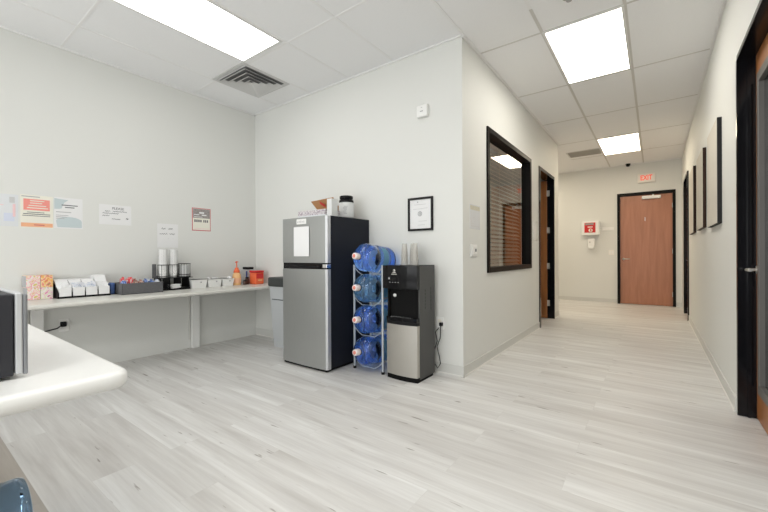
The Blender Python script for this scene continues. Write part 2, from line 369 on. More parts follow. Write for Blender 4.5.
# end door
def lever(parent, base, out, along, m='satin', sub='handle'):
    b_ = Vector(base); o_ = Vector(out); a_ = Vector(along)
    mb = MB(); mb.cyl(b_, b_ + o_ * .008, .026, 20); mb.cyl(b_ + o_ * .008, b_ + o_ * .055, .010, 14)
    mb.tube([b_ + o_ * .05, b_ + o_ * .056 + a_ * .02, b_ + o_ * .056 + a_ * .07, b_ + o_ * .05 + a_ * .115], .0095, 12)
    return build(sub, mb, m, parent)
door1 = struct('door_1', MB().box(EX0 + .052, EX1 - .048, E + .03, E + .072, 0.008, EZ - .062, .003), 'cherry')
fr = MB(); fr.box(EX0, EX0 + .05, E - .015, E + .09, 0, EZ); fr.box(EX1 - .05, EX1, E - .015, E + .09, 0, EZ); fr.box(EX0 + .05, EX1 - .05, E - .015, E + .09, EZ - .055, EZ)
tag(build('door_frame', fr, 'darkframe', door1), 'near black metal frame')
lever(door1, (EX0 + .115, E + .03, 0.985), (0, -1, 0), (1, 0, 0))
cl = MB(); cl.box(-0.21, 0.115, E - .035, E + .03, 2.265, 2.33, .006); cl.box(-.03, .0, E - .05, E - .02, 2.33, 2.352, .004)
tag(build('door_closer', cl, 'white', door1), 'pale closer body at top of door')
build('door_plate', MB().box(-.162, -.150, E + .01, E + .03, 1.80, 1.88, .003), 'satin', door1)  # small pale upright plate on the end door
hg = MB()
for z in (.25, 1.15, 2.1): hg.cyl((EX1 - .05, E + .02, z - .05), (EX1 - .05, E + .02, z + .05), .008, 10)
build('hinges', hg, 'satin', door1)
# hall doorway, door swung open into the side room
door2 = struct('door_2', MB().box(-Cc - .135 - .93, -Cc - .10, DY1 - .075, DY1 - .032, 0.01, DZ - .06, .003), 'oakd')
fr = MB()
for (a, b_) in ((DY0, DY0 + .075), (DY1 - .03, DY1)): fr.box(-Cc - .137, -Cc + .012, a, b_, 0, DZ)
fr.box(-Cc - .137, -Cc + .012, DY0 + .075, DY1 - .03, DZ - .05, DZ)
fr.box(-Cc - .07, -Cc + .012, DY1 - .034, DY1 - .03, 0, DZ - .05)
tag(build('door_frame', fr, 'blackframe', door2), 'gloss black frame')
for z in (0.262, 0.895, 1.505, 2.135):
    build('hinge', MB().box(-Cc - .098, -Cc - .060, DY1 - .037, DY1 - .034, z - .05, z + .05, .001).cyl((-Cc - .1, DY1 - .05, z - .05), (-Cc - .1, DY1 - .05, z + .05), .008, 10), 'satin', door2)
# near right door with glass lite
door3 = struct('door_3', MB().box(D + .088, D + .132, RY0 + .035, RY1 - .035, .008, .19).box(D + .088, D + .132, RY0 + .035, RY1 - .035, 2.24, RZ - .006)
               .box(D + .088, D + .132, RY1 - .115, RY1 - .035, .19, 2.24).box(D + .088, D + .132, RY0 + .035, RY0 + .15, .19, 2.24), 'oakd')
fr = MB()
for (a, b_) in ((RY0, RY0 + .03), (RY1 - .03, RY1 + .001)): fr.box(D - .004, D + .142, a, b_, 0, RZ)
fr.box(D - .004, D + .142, RY0 + .03, RY1 - .03, RZ - .004, RZ + .025)
fr.box(D + .045, D + .06, RY1 - .042, RY1 - .03, 0, RZ - .004)
tag(build('door_frame', fr, 'blackframe', door3), 'glossy black frame')
tr = MB(); y0, y1 = RY0 + .15, RY1 - .115
for (a, b_, c_, d_) in ((y0, y1, .19, .25), (y0, y1, 2.18, 2.24), (y0, y0 + .05, .25, 2.18), (y1 - .05, y1, .25, 2.18)): tr.box(D + .078, D + .14, a, b_, c_, d_, .003)
lt = tag(build('lite_trim', tr, 'greytrim', door3), 'grey trim around glass')
build('glass_pane', MB().box(D + .105, D + .113, y0 + .05, y1 - .05, .25, 2.18), 'darkglass', lt)
lever(door3, (D + .088, RY1 - .075, 0.985), (-1, 0, 0), (0, -1, 0))
# far right door
door4 = struct('door_4', MB().box(D + .05, D + .094, GY0 + .045, GY1 - .045, .008, GZ - .05), 'oakd')
fr = MB()
for (a, b_) in ((GY0, GY0 + .045), (GY1 - .045, GY1)): fr.box(D - .02, D + .141, a, b_, 0, GZ)
fr.box(D - .02, D + .141, GY0 + .045, GY1 - .045, GZ - .045, GZ)
tag(build('door_frame', fr, 'blackframe', door4), 'gloss black frame')
lever(door4, (D + .05, GY0 + .11, 0.985), (-1, 0, 0), (0, 1, 0))
# hall window
x0 = -Cc - .06; fr = MB(); t = .055
for (a, b_, c_, d_) in ((WY0, WY0 + t, WZ0, WZ1), (WY1 - t, WY1, WZ0, WZ1), (WY0 + t, WY1 - t, WZ0, WZ0 + t), (WY0 + t, WY1 - t, WZ1 - t, WZ1)): fr.box(-Cc - .11, -Cc + .018, a, b_, c_, d_, .003)
win = struct('window_1', fr, 'darkframe')
build('glass_pane', MB().box(x0 + .01, x0 + .016, WY0 + t, WY1 - t, WZ0 + t, WZ1 - t), 'glass', win)
bl = MB(); ny = 29
for i in range(ny):
    z = WZ0 + .06 + i * (WZ1 - WZ0 - .12) / (ny - 1)
    Mx = Matrix.Translation((-Cc - .18, 0, z)) @ Matrix.Rotation(math.radians(38), 4, 'Y')
    bl.box(-.025, .025, WY0 - .03, WY1 + .03, -.0015, .0015, M4=Mx)
bl.box(-Cc - .21, -Cc - .15, WY0 - .03, WY1 + .03, WZ1 - .03, WZ1 + .02)
for y in (WY0 + .3, (WY0 + WY1) / 2, WY1 - .3): bl.box(-Cc - .153, -Cc - .151, y - .004, y + .004, WZ0 + .05, WZ1)
bt = thing('window_blind', (-Cc - .18, (WY0 + WY1) / 2, WZ0), 'brown horizontal slat blind hanging behind the hallway window glass', 'blind')
build('slats', bl, 'blind', bt)

# ---------------------------------------------------------------- ceiling lights, vents
def lamp(x0, x1, y0, y1, label, dm='diffuser'):
    t = thing('ceiling_light', ((x0 + x1) / 2, (y0 + y1) / 2, H - .012), label, 'ceiling light', 'recessed ceiling light panels')
    f = MB(); e = .02
    for q in ((x0 - e, x1 + e, y0 - e, y0), (x0 - e, x1 + e, y1, y1 + e), (x0 - e, x0, y0, y1), (x1, x1 + e, y0, y1)): f.box(*q, H - .010, H + .001)
    build('frame', f, 'lampframe', t)
    build('diffuser', MB().box(x0, x1, y0, y1, H - .006, H - .001), dm, t)
    return t
lamp(-3.30, -2.745, 1.0, 2.13, 'long bright light panel in the ceiling above the kitchenette counters')
lamp(-0.770, -0.205, 3.46, 4.635, 'nearer bright rectangular light panel in the hallway ceiling', 'diffuser_warm')
lamp(-0.770, -0.205, 7.20, 8.40, 'far bright light panel in the hallway ceiling nearest the exit door', 'diffuser_far')
def area(name, x, y, sx, sy, e, color=(1, .985, .96)):
    l = bpy.data.lights.new(name, 'AREA'); l.shape = 'RECTANGLE'; l.size = sx; l.size_y = sy; l.energy = e; l.color = color
    o = bpy.data.objects.new(name, l); col.objects.link(o); o.location = (x, y, H - .02)
    return o
area('unseen_ceiling_lamp', -0.6, -1.4, .56, 1.15, 22)
area('unseen_ceiling_lamp', -0.6, 0.6, .56, 1.15, 22)
area('unseen_ceiling_lamp', -2.6, 8.4, .56, 1.15, 30, (1, .88, .70))  # out-of-view warm lamp added to brighten the far hall
dl = area('back_fill_light', -2.0, BACK + .06, 4.4, 2.3, 105, (.96, .98, 1)); dl.location.z = 1.45; dl.rotation_euler = (math.radians(90), 0, 0)  # unseen soft panel at the back wall, added to brighten walls and ceiling

v = thing('ceiling_vent', (-3.63, 2.44, H), 'square stepped white air diffuser in the kitchenette ceiling by the corner', 'air vent')
cx, cy = -3.63, 2.44
build('backing', MB().box(cx - .27, cx + .27, cy - .27, cy + .27, H - .002, H + .0005), 'ventdark', v)
def sq_ring(mb, a, b_, za, zb, th=.003):   # sloped square ring from half-size a at za to half-size b_ at zb
    for k in range(4):
        ca, sa = math.cos(k * PI / 2), math.sin(k * PI / 2)
        def r_(x, y, z): return (cx + x * ca - y * sa, cy + x * sa + y * ca, z)
        mb.hexa([r_(-a, -a, za), r_(a, -a, za), r_(b_, -b_, zb), r_(-b_, -b_, zb), r_(-a, -a, za + th), r_(a, -a, za + th), r_(b_, -b_, zb + th), r_(-b_, -b_, zb + th)])
f = MB()
for k in range(4):
    ca, sa = math.cos(k * PI / 2), math.sin(k * PI / 2)
fr_ = MB()
for q in ((-.30, .30, -.30, -.255), (-.30, .30, .255, .30), (-.30, -.255, -.255, .255), (.255, .30, -.255, .255)): fr_.box(cx + q[0], cx + q[1], cy + q[2], cy + q[3], H - .006, H + .001)
build('frame', fr_, 'vent', v)
for a in (.245, .185, .125, .065):
    f = MB(); sq_ring(f, a, a - .045, H - .034, H - .006); build('louver', f, 'vent', v)
build('centre_plate', MB().box(cx - .02, cx + .02, cy - .02, cy + .02, H - .03, H - .026), 'vent', v)
v = thing('ceiling_vent', (-1.07, 7.99, H), 'rectangular slotted air vent in the hallway ceiling left of the far light', 'air vent')
build('backing', MB().box(-1.34, -.81, 7.82, 8.17, H - .003, H + .0005), 'ventdark', v)
fr_ = MB()
for q in ((-1.37, -.79, 7.79, 7.82), (-1.37, -.79, 8.17, 8.20), (-1.37, -1.34, 7.82, 8.17), (-.81, -.79, 7.82, 8.17)): fr_.box(*q, H - .008, H + .001)
build('frame', fr_, 'vent', v)
for i in range(6):
    f = MB(); y = 7.855 + i * .057
    f.box(-1.34, -.81, -.014, .014, -.0012, .0012, M4=Matrix.Translation((0, y, H - .014)) @ Matrix.Rotation(math.radians(-40), 4, 'X')); build('louver', f, 'ventbrown', v)
d = MB(); d.lathe([(0, 0), (.045, 0), (.048, -.006), (.042, -.016)], (-.452, 9.565, H)); d.lathe([(.04, -.014), (.038, -.035), (.026, -.055), (0, -.062)], (-.452, 9.565, H))
tag(build('dome_camera', d, 'black', loc=(-.452, 9.565, H)), 'small black dome on the hallway ceiling above the exit sign', 'security camera')
d = MB(); d.lathe([(0, 0), (.045, 0), (.045, -.006), (.012, -.012), (.012, -.03), (0, -.03)], (-.515, 3.085, H)); d.cyl((-.515, 3.085, H - .034), (-.515, 3.085, H - .030), .02, 14)
tag(build('fire_sprinkler', d, 'mesh', loc=(-.515, 3.085, H)), 'grey round sprinkler head in the ceiling at the top edge of the picture', 'sprinkler')

# ---------------------------------------------------------------- wall counter and supports
CZ, CT, CX = 0.722, 0.036, -3.80
t = thing('wall_counter', (-4.13, 0.5, CZ - CT), 'long cream laminate counter fixed along the left wall', 'counter')
pf = [(-A + .001, CZ - CT), (CX - .012, CZ - CT), (CX - .003, CZ - CT + .005), (CX, CZ - CT + .014), (CX, CZ - .012), (CX - .004, CZ - .003), (CX - .013, CZ), (-A + .001, CZ)]
m = MB(); 
y0, y1 = -2.6, B - .001
Av = [m.bm.verts.new((p[0], y0, p[1])) for p in pf]; Bv = [m.bm.verts.new((p[0], y1, p[1])) for p in pf]
m.bm.faces.new(Av); m.bm.faces.new(Bv[::-1])
for i in range(len(pf)): m.bm.faces.new((Av[i], Bv[i], Bv[(i + 1) % len(pf)], Av[(i + 1) % len(pf)]))
build('worktop', m, 'counter', t)
build('backsplash_strip', MB().box(-A + .001, -A + .02, y0, y1, CZ, CZ + .012), 'counter', t)
def bracket(y, label):
    b_ = thing('counter_support', (-A + .03, y, 0), label, 'counter support', 'white uprights under the wall counter')
    build('upright', MB().box(-A + .009, -A + .055, y - .042, y + .042, 0, CZ - CT - .001, .003), 'white', b_)
    build('arm', MB().prism([(-A + .055, CZ - CT - .001), (-3.98, CZ - CT - .001), (-3.98, CZ - CT - .022), (-A + .055, CZ - CT - .07)], 1, y - .018, y + .018), 'white', b_)
    build('cable_strip', MB().box(-A + .001, -A + .008, y - .068, y - .050, 0.1, CZ - CT - .001), 'base', b_)
bracket(2.20, 'white upright bracket holding the wall counter below the coffee cups')
bracket(0.80, 'white upright bracket holding the wall counter left of the black plug')

# front table
t = thing('work_table', (-2.1, -.2, 0), 'white table with a thick rounded edge in the left foreground', 'table')
TZ, TT = .745, .052
def rrect(x0, x1, y0, y1, r, n=10):
    o = []
    for cx_, cy_, a0 in ((x1 - r, y1 - r, 0), (x0 + r, y1 - r, 90), (x0 + r, y0 + r, 180), (x1 - r, y0 + r, 270)):
        for i in range(n + 1):
            a = math.radians(a0 + 90 * i / n); o.append((cx_ + r * math.cos(a), cy_ + r * math.sin(a)))
    return o
m = MB(); prof = [(0.022, 0), (0.008, .004), (0, .016), (0, TT - .013), (.006, TT - .004), (.016, TT)]
rings = []
for ins, z in prof:
    rings.append([m.bm.verts.new((x, y, TZ - TT + z)) for x, y in rrect(-2.9 + ins, -1.286 - ins, -.85 + ins, .448 - ins, max(.05 - ins, .02))])
for a, b_ in zip(rings, rings[1:]):
    n = len(a)
    for i in range(n):
        f = m.bm.faces.new((a[i], a[(i + 1) % n], b_[(i + 1) % n], b_[i])); f.smooth = True
m.bm.faces.new(rings[0][::-1]); m.bm.faces.new(rings[-1])
build('tabletop', m, 'laminate', t)
for (x, y) in ((-1.5, .02), (-2.75, .02), (-1.5, -.7), (-2.75, -.7)):
    build('leg', MB().cyl((x, y, 0), (x, y, TZ - TT), .022, 14), 'rack', t)
# microwave
t = thing('microwave', (-1.7, .05, TZ), 'black microwave with a silver front edge on the white table', 'microwave')
MX0, MX1, MZ0, MZ1 = -1.93, -1.452, TZ + .010, .986
build('case', MB().box(MX0, MX1, -.13, .214, MZ0, MZ1, .004), 'mwcase', t)
dr = build('door', MB().box(MX0 - .002, MX1 + .003, .216, .232, MZ0 + .004, MZ1 + .004, .004), 'steel_edge', t)
build('door_glass', MB().box(MX0 + .12, MX1 - .04, .232, .234, MZ0 + .03, MZ1 - .03, .001), 'gloss', dr)
build('handle', MB().box(MX1 - .015, MX1 + .002, .2325, .2425, MZ0 + .0, MZ1 - .002, .003), 'steel_dark', dr)
for (x, y) in ((MX1 - .03, .17), (MX0 + .03, .17), (MX1 - .03, -.10), (MX0 + .03, -.10)): build('foot', MB().cyl((x, y, TZ), (x, y, MZ0 + .001), .013, 14, r2=.016), 'black', t)

# ---------------------------------------------------------------- fridge
FX0, FX1, FY, FZ = -3.082, -2.437, 2.415, 1.467
t = thing('refrigerator', ((FX0 + FX1) / 2, FY + .3, 0), 'stainless two door refrigerator with dark sides against the wall', 'refrigerator')
build('cabinet', MB().box(FX0 + .006, FX1 - .004, FY + .062, B - .004, .03, FZ, .004), 'fridge_side', t)
def door_shape(z0, z1):
    # front slightly bowed, rolled vertical edges
    pts = []
    n = 36
    for i in range(n + 1):
        u = i / n; x = FX0 + (FX1 - FX0) * u
        bow = -.012 * (1 - (2 * u - 1) ** 2)
        pts.append((x, FY + .004 + bow + (.012 if i in (0, n) else 0)))
    pts += [(FX1, FY + .055), (FX0, FY + .055)]
    mb = MB(); mb.prism(pts, 2, z0, z1)
    for f in mb.bm.faces:
        c = f.calc_center_median()
        if abs(c.x - FX1) < .004 or abs(c.x - FX0) < .004: f.material_index = 1
        elif c.x > FX1 - .02 and c.y < FY + .02 and abs(f.normal.z) < .5: f.material_index = 1
    return mb
fd = tag(build('freezer_door', door_shape(1.022, FZ - .004), ['steel', 'steel_edge'], t), 'upper stainless door with white badge')
build('badge', MB().box(-2.838, -2.700, FY - .0125, FY - .006, 1.397, 1.448, .003), 'white', fd)
bm_ = MB()
for i in range(5): bm_.box(-2.823 + i * .022, -2.809 + i * .022, FY - .0136, FY - .0122, 1.411 + (i % 2) * .002, 1.427 + (i % 3) * .003)
build('badge_print', bm_, 'inkfaint', fd)
ld = tag(build('fridge_door', door_shape(.026, .962), ['steel', 'steel_edge'], t), 'tall lower stainless door')
build('handle_recess', MB().box(FX0 + .012, FX1 - .012, FY + .012, FY + .05, .962, 1.022, .003), 'gloss', t)
build('handle_grip', MB().box(FX0 + .06, FX1 - .10, FY - .004, FY + .02, .968, .992, .005), 'black', ld)
build('hinge_cover', MB().box(FX1 - .06, FX1 - .002, FY + .006, FY + .06, .975, 1.01, .003).box(FX1 - .05, FX1 + .003, FY + .0, FY + .05, .985, .998, .002), 'chrome', t)
build('base_grille', MB().box(FX0 + .02, FX1 - .02, FY + .012, B - .05, .006, .028), 'matteblack', t)
for (x, y) in ((FX0 + .06, FY + .05), (FX1 - .05, FY + .05), (FX0 + .06, B - .1), (FX1 - .05, B - .1)): build('foot', MB().cyl((x, y, 0), (x, y, .014), .02, 14), 'chrome', t)
tag(build('sheet_of_paper', MB().box(-2.876, -2.656, FY - .0145, FY - .0125, 1.085, 1.372), 'paper', loc=(-2.77, FY - .0095, 1.23)), 'blank white sheet stuck on the upper refrigerator door', 'paper')

# on top of the fridge
t = thing('drink_tray', (-2.80, 2.66, FZ), 'low shrink-wrapped purple and white tray lying on the refrigerator front left', 'tray')
build('packs', MB().box(-3.00, -2.60, 2.56, 2.78, FZ, FZ + .085, .008), 'traywrap', t)
build('wrap_band', MB().box(-3.003, -2.597, 2.557, 2.783, FZ, FZ + .035, .008), 'sleeve', t)
t = thing('cardboard_box', (-2.74, 2.86, FZ), 'open brown cardboard box with a red mark on the refrigerator', 'box')
bx = MB(); X0, X1, Y0, Y1, Z1 = -2.945, -2.655, 2.80, 2.98, FZ + .145
bx.box(X0, X1, Y0, Y1, FZ, FZ + .004); bx.box(X0, X0 + .004, Y0, Y1, FZ, Z1); bx.box(X1 - .004, X1, Y0, Y1, FZ, Z1); bx.box(X0, X1, Y1 - .004, Y1, FZ, Z1); bx.box(X0, X1, Y0, Y0 + .004, FZ, Z1)
build('body', bx, 'card', t)
fl = MB(); fl.hexa([(X0, Y0 - .001, Z1 - .04), (X1, Y0 - .001, Z1 - .04), (X1, Y0 + .003, Z1 - .04), (X0, Y0 + .003, Z1 - .04), (X0 - .03, Y0 - .08, FZ + .205), (X1 + .01, Y0 - .08, FZ + .222), (X1 + .01, Y0 - .076, FZ + .222), (X0 - .03, Y0 - .076, FZ + .205)])
build('flap', fl, 'carddark', t)
build('red_mark', MB().box(-.045, .045, -.003, .001, -.018, .018, .002, M4=Matrix.Translation((-2.82, Y0 - .058, FZ + .165)) @ Matrix.Rotation(math.radians(28), 4, 'Y') @ Matrix.Rotation(math.radians(40), 4, 'X')), 'red', t)
t = tag(build('carton', MB().box(-2.585, -2.520, 2.57, 2.655, FZ, FZ + .180, .003), 'tin', loc=(-2.55, 2.61, FZ)), 'narrow plain white carton on the refrigerator beside the canister', 'box')
t = thing('canister', (-2.560, 2.82, FZ), 'round white canister with a black screw lid on the refrigerator', 'canister')
c = (-2.572, 2.84, FZ)
build('body', MB().lathe([(0, 0), (.074, 0), (.079, .006), (.079, .15), (.074, .165), (.064, .172), (0, .172)], c, n=32), 'tin', t)
build('lid', MB().lathe([(.058, .170), (.075, .172), (.077, .18), (.073, .196), (.062, .198), (.060, .204), (.070, .206), (.070, .232), (.064, .238), (0, .238)], c, n=32), 'gloss', t)
pr = MB(); pr.lathe([(.0796, .0), (.0796, .016)], c, n=32); build('base_band', pr, 'mesh', t)
pr = MB()
for i in range(7): 
    a = math.radians(-55 + R.uniform(-6, 6)); z = .05 + i * .012
    pr.box(-.001, .0, -.014 - R.random() * .01, .014 + R.random() * .01, 0, .005, M4=Matrix.Translation((c[0] + .0798 * math.cos(a), c[1] + .0798 * math.sin(a), FZ + z)) @ Matrix.Rotation(a, 4, 'Z'))
build('print', pr, 'inkgrey', t)

# ---------------------------------------------------------------- trash bin
t = thing('trash_bin', (-3.56, 2.86, 0), 'slim grey trash bin with a dark lid between counter and refrigerator', 'trash bin')
def taper(mb, x0, x1, y0, y1, z0, z1, ins):
    mb.hexa([(x0 + ins, y0 + ins, z0), (x1 - ins, y0 + ins, z0), (x1 - ins, y1 - ins, z0), (x0 + ins, y1 - ins, z0), (x0, y0, z1), (x1, y0, z1), (x1, y1, z1), (x0, y1, z1)])
    return mb
build('body', taper(MB(), -3.728, -3.34, 2.74, 3.02, 0, .73, .035), 'bin', t)
build('lid', MB().box(-3.742, -3.32, 2.72, 3.04, .725, .835, .018, seg=3), 'binlid', t)
build('handle_slot', MB().box(-3.690, -3.40, 2.745, 2.752, .566, .578), 'seam', t)

# ---------------------------------------------------------------- bottle rack and bottles
BX = -2.175
t = thing('bottle_rack', (BX, 2.83, 0), 'grey metal four tier rack holding the big blue water bottles', 'bottle rack')
for (x, y) in ((-2.345, 2.70), (-2.005, 2.70), (-2.345, 2.97), (-2.005, 2.97)):
    p_ = build('post', MB().cyl((x, y, .012), (x, y, 1.0), .0115, 12), 'rack', t)
    build('foot', MB().cyl((x, y, 0), (x, y, .022), .015, 12), 'black', p_)
ZC = [.180, .474, .764, 1.050]
for zc in ZC:
    z = zc - .115
    for y in (2.70, 2.97):
        build('cross_rail', MB().tube([(-2.345, y, z + .045), (-2.30, y, z + .0), (-2.25, y, z - .028), (-2.10, y, z - .028), (-2.05, y, z), (-2.005, y, z + .045)], .0042, 8), 'rack', t)
    for x in (-2.345, -2.005): build('side_rail', MB().cyl((x, 2.70, z + .045), (x, 2.97, z + .045), .007, 8), 'rack', t)
def bottle_profile():
    # h measured from the bottom (0) to the cap end
    p_ = [(0, .012), (.07, .008), (.11, 0), (.126, .006), (.132, .022)]
    h = .03
    for k in range(3): p_ += [(.132, h), (.132, h + .05), (.126, h + .058), (.126, h + .066), (.132, h + .074)]; h += .08
    p_ += [(.132, .335), (.128, .352), (.112, .375), (.090, .392), (.062, .408), (.040, .418), (.029, .428), (.027, .452), (0, .452)]
    return p_
def make_bottle(c, axis, m, label, group=None, capm=True, band=True):
    t = thing('water_bottle', c, label, 'water bottle', group)
    ax = Vector(axis).normalized(); c = Vector(c)
    build('body', MB().lathe(bottle_profile(), c, ax, 40), m, t)
    if capm:
        cp = build('cap', MB().lathe([(.0, .492), (.024, .492), (.028, .488), (.030, .470), (.030, .440), (.0295, .435)], c, ax, 24), 'cap', t)
        build('cap_print', MB().lathe([(0, .4935), (.017, .4935), (.017, .492)], c, ax, 20), 'capred', cp)
    if band:
        u = Vector((1, 0, 0)); mb = MB()
        ring = []
        for h in (.135, .215):
            ring.append([mb.bm.verts.new(c + ax * h + (Matrix.Rotation(math.radians(a), 4, ax) @ u) * .1335) for a in range(-50, 51, 10)])
        for i in range(len(ring[0]) - 1): mb.bm.faces.new((ring[0][i], ring[0][i + 1], ring[1][i + 1], ring[1][i]))
        r_ = bmesh.ops.solidify(mb.bm, geom=mb.bm.faces[:], thickness=.001)
        build('sticker', mb, 'label', t)
    return t
ax = (0.0, -1, 0.10)
names = ['lowest deep blue water bottle lying on its side in the rack', 'deep blue water bottle second from the bottom of the rack',
         'paler grey-blue water bottle on the third shelf of the rack', 'topmost blue water bottle lying on the rack beside the refrigerator']
for i, zc in enumerate(ZC):
    make_bottle((BX + .004, 2.985, zc - .012), ax, 'water2' if i == 2 else 'water', names[i], 'big water bottles in the rack')
make_bottle((-1.90, .312, .133), (0, -1, 0), 'water3', 'grey-blue water bottle lying on the floor in the bottom left corner', capm=True, band=False)

# ---------------------------------------------------------------- water cooler
KX0, KX1, KY0, KY1, KZ = -1.978, -1.615, 2.668, 2.975, 1.0
t = thing('water_cooler', ((KX0 + KX1) / 2, 2.82, 0), 'black water cooler with a steel lower door and cups on top', 'water cooler')
bd = MB(); bd.box(KX0 + .040, KX1, KY0 + .042, KY1, .02, KZ - .004, .004)
build('cabinet', bd, 'cooler_side', t)
def bowfront(z0, z1, x0, x1, bow=.018, y=KY0, back=.05, n=12):
    pts = []
    for i in range(n + 1):
        u = i / n; pts.append((x0 + (x1 - x0) * u, y + bow * (2 * u - 1) ** 2 - bow))
    pts += [(x1, y + back), (x0, y + back)]
    return MB().prism(pts, 2, z0, z1)
build('control_head', bowfront(.795, KZ, KX0, KX1 - .004, back=.075), 'gloss', t)
build('top_panel', MB().box(KX0 + .02, KX1 - .004, KY0 + .03, KY1, KZ - .004, KZ + .001), 'black', t)
build('dispenser_cavity', MB().box(KX0 + .05, KX1 - .015, KY0 + .036, KY0 + .0415, .545, .80).box(KX0 + .045, KX0 + .062, KY0 + .01, KY0 + .038, .545, .80), 'matteblack', t)
dt = tag(build('drip_tray', bowfront(.515, .548, KX0 + .045, KX1 - .006, y=KY0 - .006, back=.07), 'gloss', t), 'glossy black tray lip')
gr = MB()
for i in range(9): gr.box(KX0 + .08 + i * .025, KX0 + .095 + i * .025, KY0 + .008, KY0 + .045, .548, .5495)
build('grille', gr, 'chrome', dt)
build('door_band', bowfront(.485, .513, KX0 + .042, KX1 - .004), 'black', t)
build('lower_door', bowfront(.042, .484, KX0 + .042, KX1 - .004, y=KY0 + .002), 'steel_warm', t)
build('kick_plate', bowfront(.0, .040, KX0 + .045, KX1 - .004, y=KY0 + .006, back=.27), 'matteblack', t)
for i, x in enumerate((-1.90, -1.84, -1.78)):
    n_ = build('spout', MB().cyl((x + .03, KY0 + .038, .785), (x + .03, KY0 + .038, .797), .010, 12), 'black', t)
    build('button', MB().lathe([(0, 0), (.009, 0), (.009, .002), (0, .003)], (x - .0, KY0 - .012, .885), (0, -1, 0), 14), 'inkgrey', t)
tag(build('hot_spout_button', MB().lathe([(0, 0), (.016, 0), (.016, .006), (.012, .010), (0, .011)], (-1.865, KY0 + .030, .735), (0, -1, 0), 18).cyl((-1.865, KY0 + .036, .735), (-1.865, KY0 + .028, .735), .008, 12), 'white', t), 'round white button')
lg = MB(); lg.lathe([(0, 0), (.013, 0), (.013, .0015), (0, .0015)], (-1.842, KY0 - .0165, .955), (0, -1, 0), 18); lg.prism([(-1.862, .934), (-1.822, .934), (-1.842, .958)], 1, KY0 - .018, KY0 - .010)
for i in range(5): lg.box(-1.870 + i * .012, -1.862 + i * .012, KY0 - .0185, KY0 - .010, .920, .928)
build('logo', lg, 'satin', t)
ic = MB()
for i in range(4): ic.box(-1.895 + i * .03, -1.882 + i * .03, KY0 - .018, KY0 - .008, .851, .855)
build('indicator_marks', ic, 'inkgrey', t)
vt = MB()
for i in range(6): vt.box(KX1 - .001, KX1 + .0015, KY0 + .13, KY0 + .134, .62 + i * .03, .64 + i * .03); vt.box(KX1 - .001, KX1 + .0015, KY0 + .23, KY0 + .234, .60 + i * .035, .63 + i * .035)
build('side_vents', vt, 'black', t)
cd = MB(); cd.tube([(-1.585, B - .03, .455), (-1.575, B - .05, .42), (-1.58, B - .05, .33), (-1.61, B - .055, .25), (-1.585, B - .06, .17), (-1.575, B - .055, .10), (-1.60, B - .06, .055), (-1.64, B - .06, .10), (-1.645, B - .055, .19), (-1.61, B - .05, .30), (-1.63, B - .045, .38), (-1.60, B - .04, .42)], .0045, 8)
ot = thing('wall_outlet', (-1.605, B, .455), 'white wall outlet with a black plug beside the water cooler', 'outlet')
build('plate', MB().box(-1.645, -1.565, B - .006, B, .40, .515, .002), 'white', ot)
build('sockets', MB().box(-1.622, -1.588, B - .0075, B - .005, .465, .495, .002), 'cream', ot)
tag(build('power_cord', cd.box(-1.60, -1.57, B - .035, B - .006, .438, .468, .004), 'black', loc=(-1.585, B - .03, .455)), 'thin black power cord hanging in loops beside the water cooler', 'power cord')

# clear cups on the cooler: stacks of upturned cups
cup_me = None
def clear_cup(x, y, z, label):
    global cup_me
    if cup_me is None:
        o = build('plastic_cup', MB().lathe([(.0300, 0), (.0315, .003), (.0300, .006), (.0225, .115), (.021, .117), (0, .117)], (0, 0, 0), n=24), 'clear'); cup_me = o.data; bpy.data.objects.remove(o)
    o = bpy.data.objects.new('plastic_cup', cup_me); col.objects.link(o); o.location = (x, y, z)
    tag(o, label, 'cup', 'clear cups on the water cooler'); return o
for x, y, nm in ((-1.855, 2.84, 'leftmost stack of upturned clear plastic cups on the water cooler'), (-1.800, 2.90, 'rear middle stack of upturned clear plastic cups on the water cooler'), (-1.735, 2.83, 'rightmost stack of upturned clear plastic cups on the water cooler')):
    for k in range(6): clear_cup(x, y, KZ + .0015 + k * .016, 'cup nested in the ' + nm)

# ---------------------------------------------------------------- things on the wall counter
def counter_box(name, x0, x1, y0, y1, z0, z1, ms, label, cat, group):
    return tag(build(name, MB().box(x0, x1, y0, y1, z0, z1, .003), ms, loc=((x0 + x1) / 2, (y0 + y1) / 2, z0)), label, cat, group)
gname = 'food cartons at the left end of the wall counter'
bz = CZ + .001
for (ya, yb, za, zb, mm, lb) in ((.715, .796, bz, bz + .103, 'teabox', 'pink and yellow food carton, lower left of the four stacked'), (.799, .880, bz, bz + .103, 'teabox3', 'magenta and green food carton, lower right of the four stacked'),
        (.708, .796, bz + .104, bz + .207, 'teabox', 'pink and yellow food carton, upper left of the four stacked'), (.799, .880, bz + .104, bz + .207, 'teabox2', 'orange and red food carton, upper right of the four stacked')):
    t = thing('food_carton', (-4.36, (ya + yb) / 2, za), lb, 'food carton', gname)
    build('box', MB().box(-4.455, -4.285, ya, yb, za, zb, .002), mm, t)
    build('side_panel', MB().box(-4.452, -4.288, ya - .001, ya + .0005, za + .003, zb - .003), 'inkgrey', t)
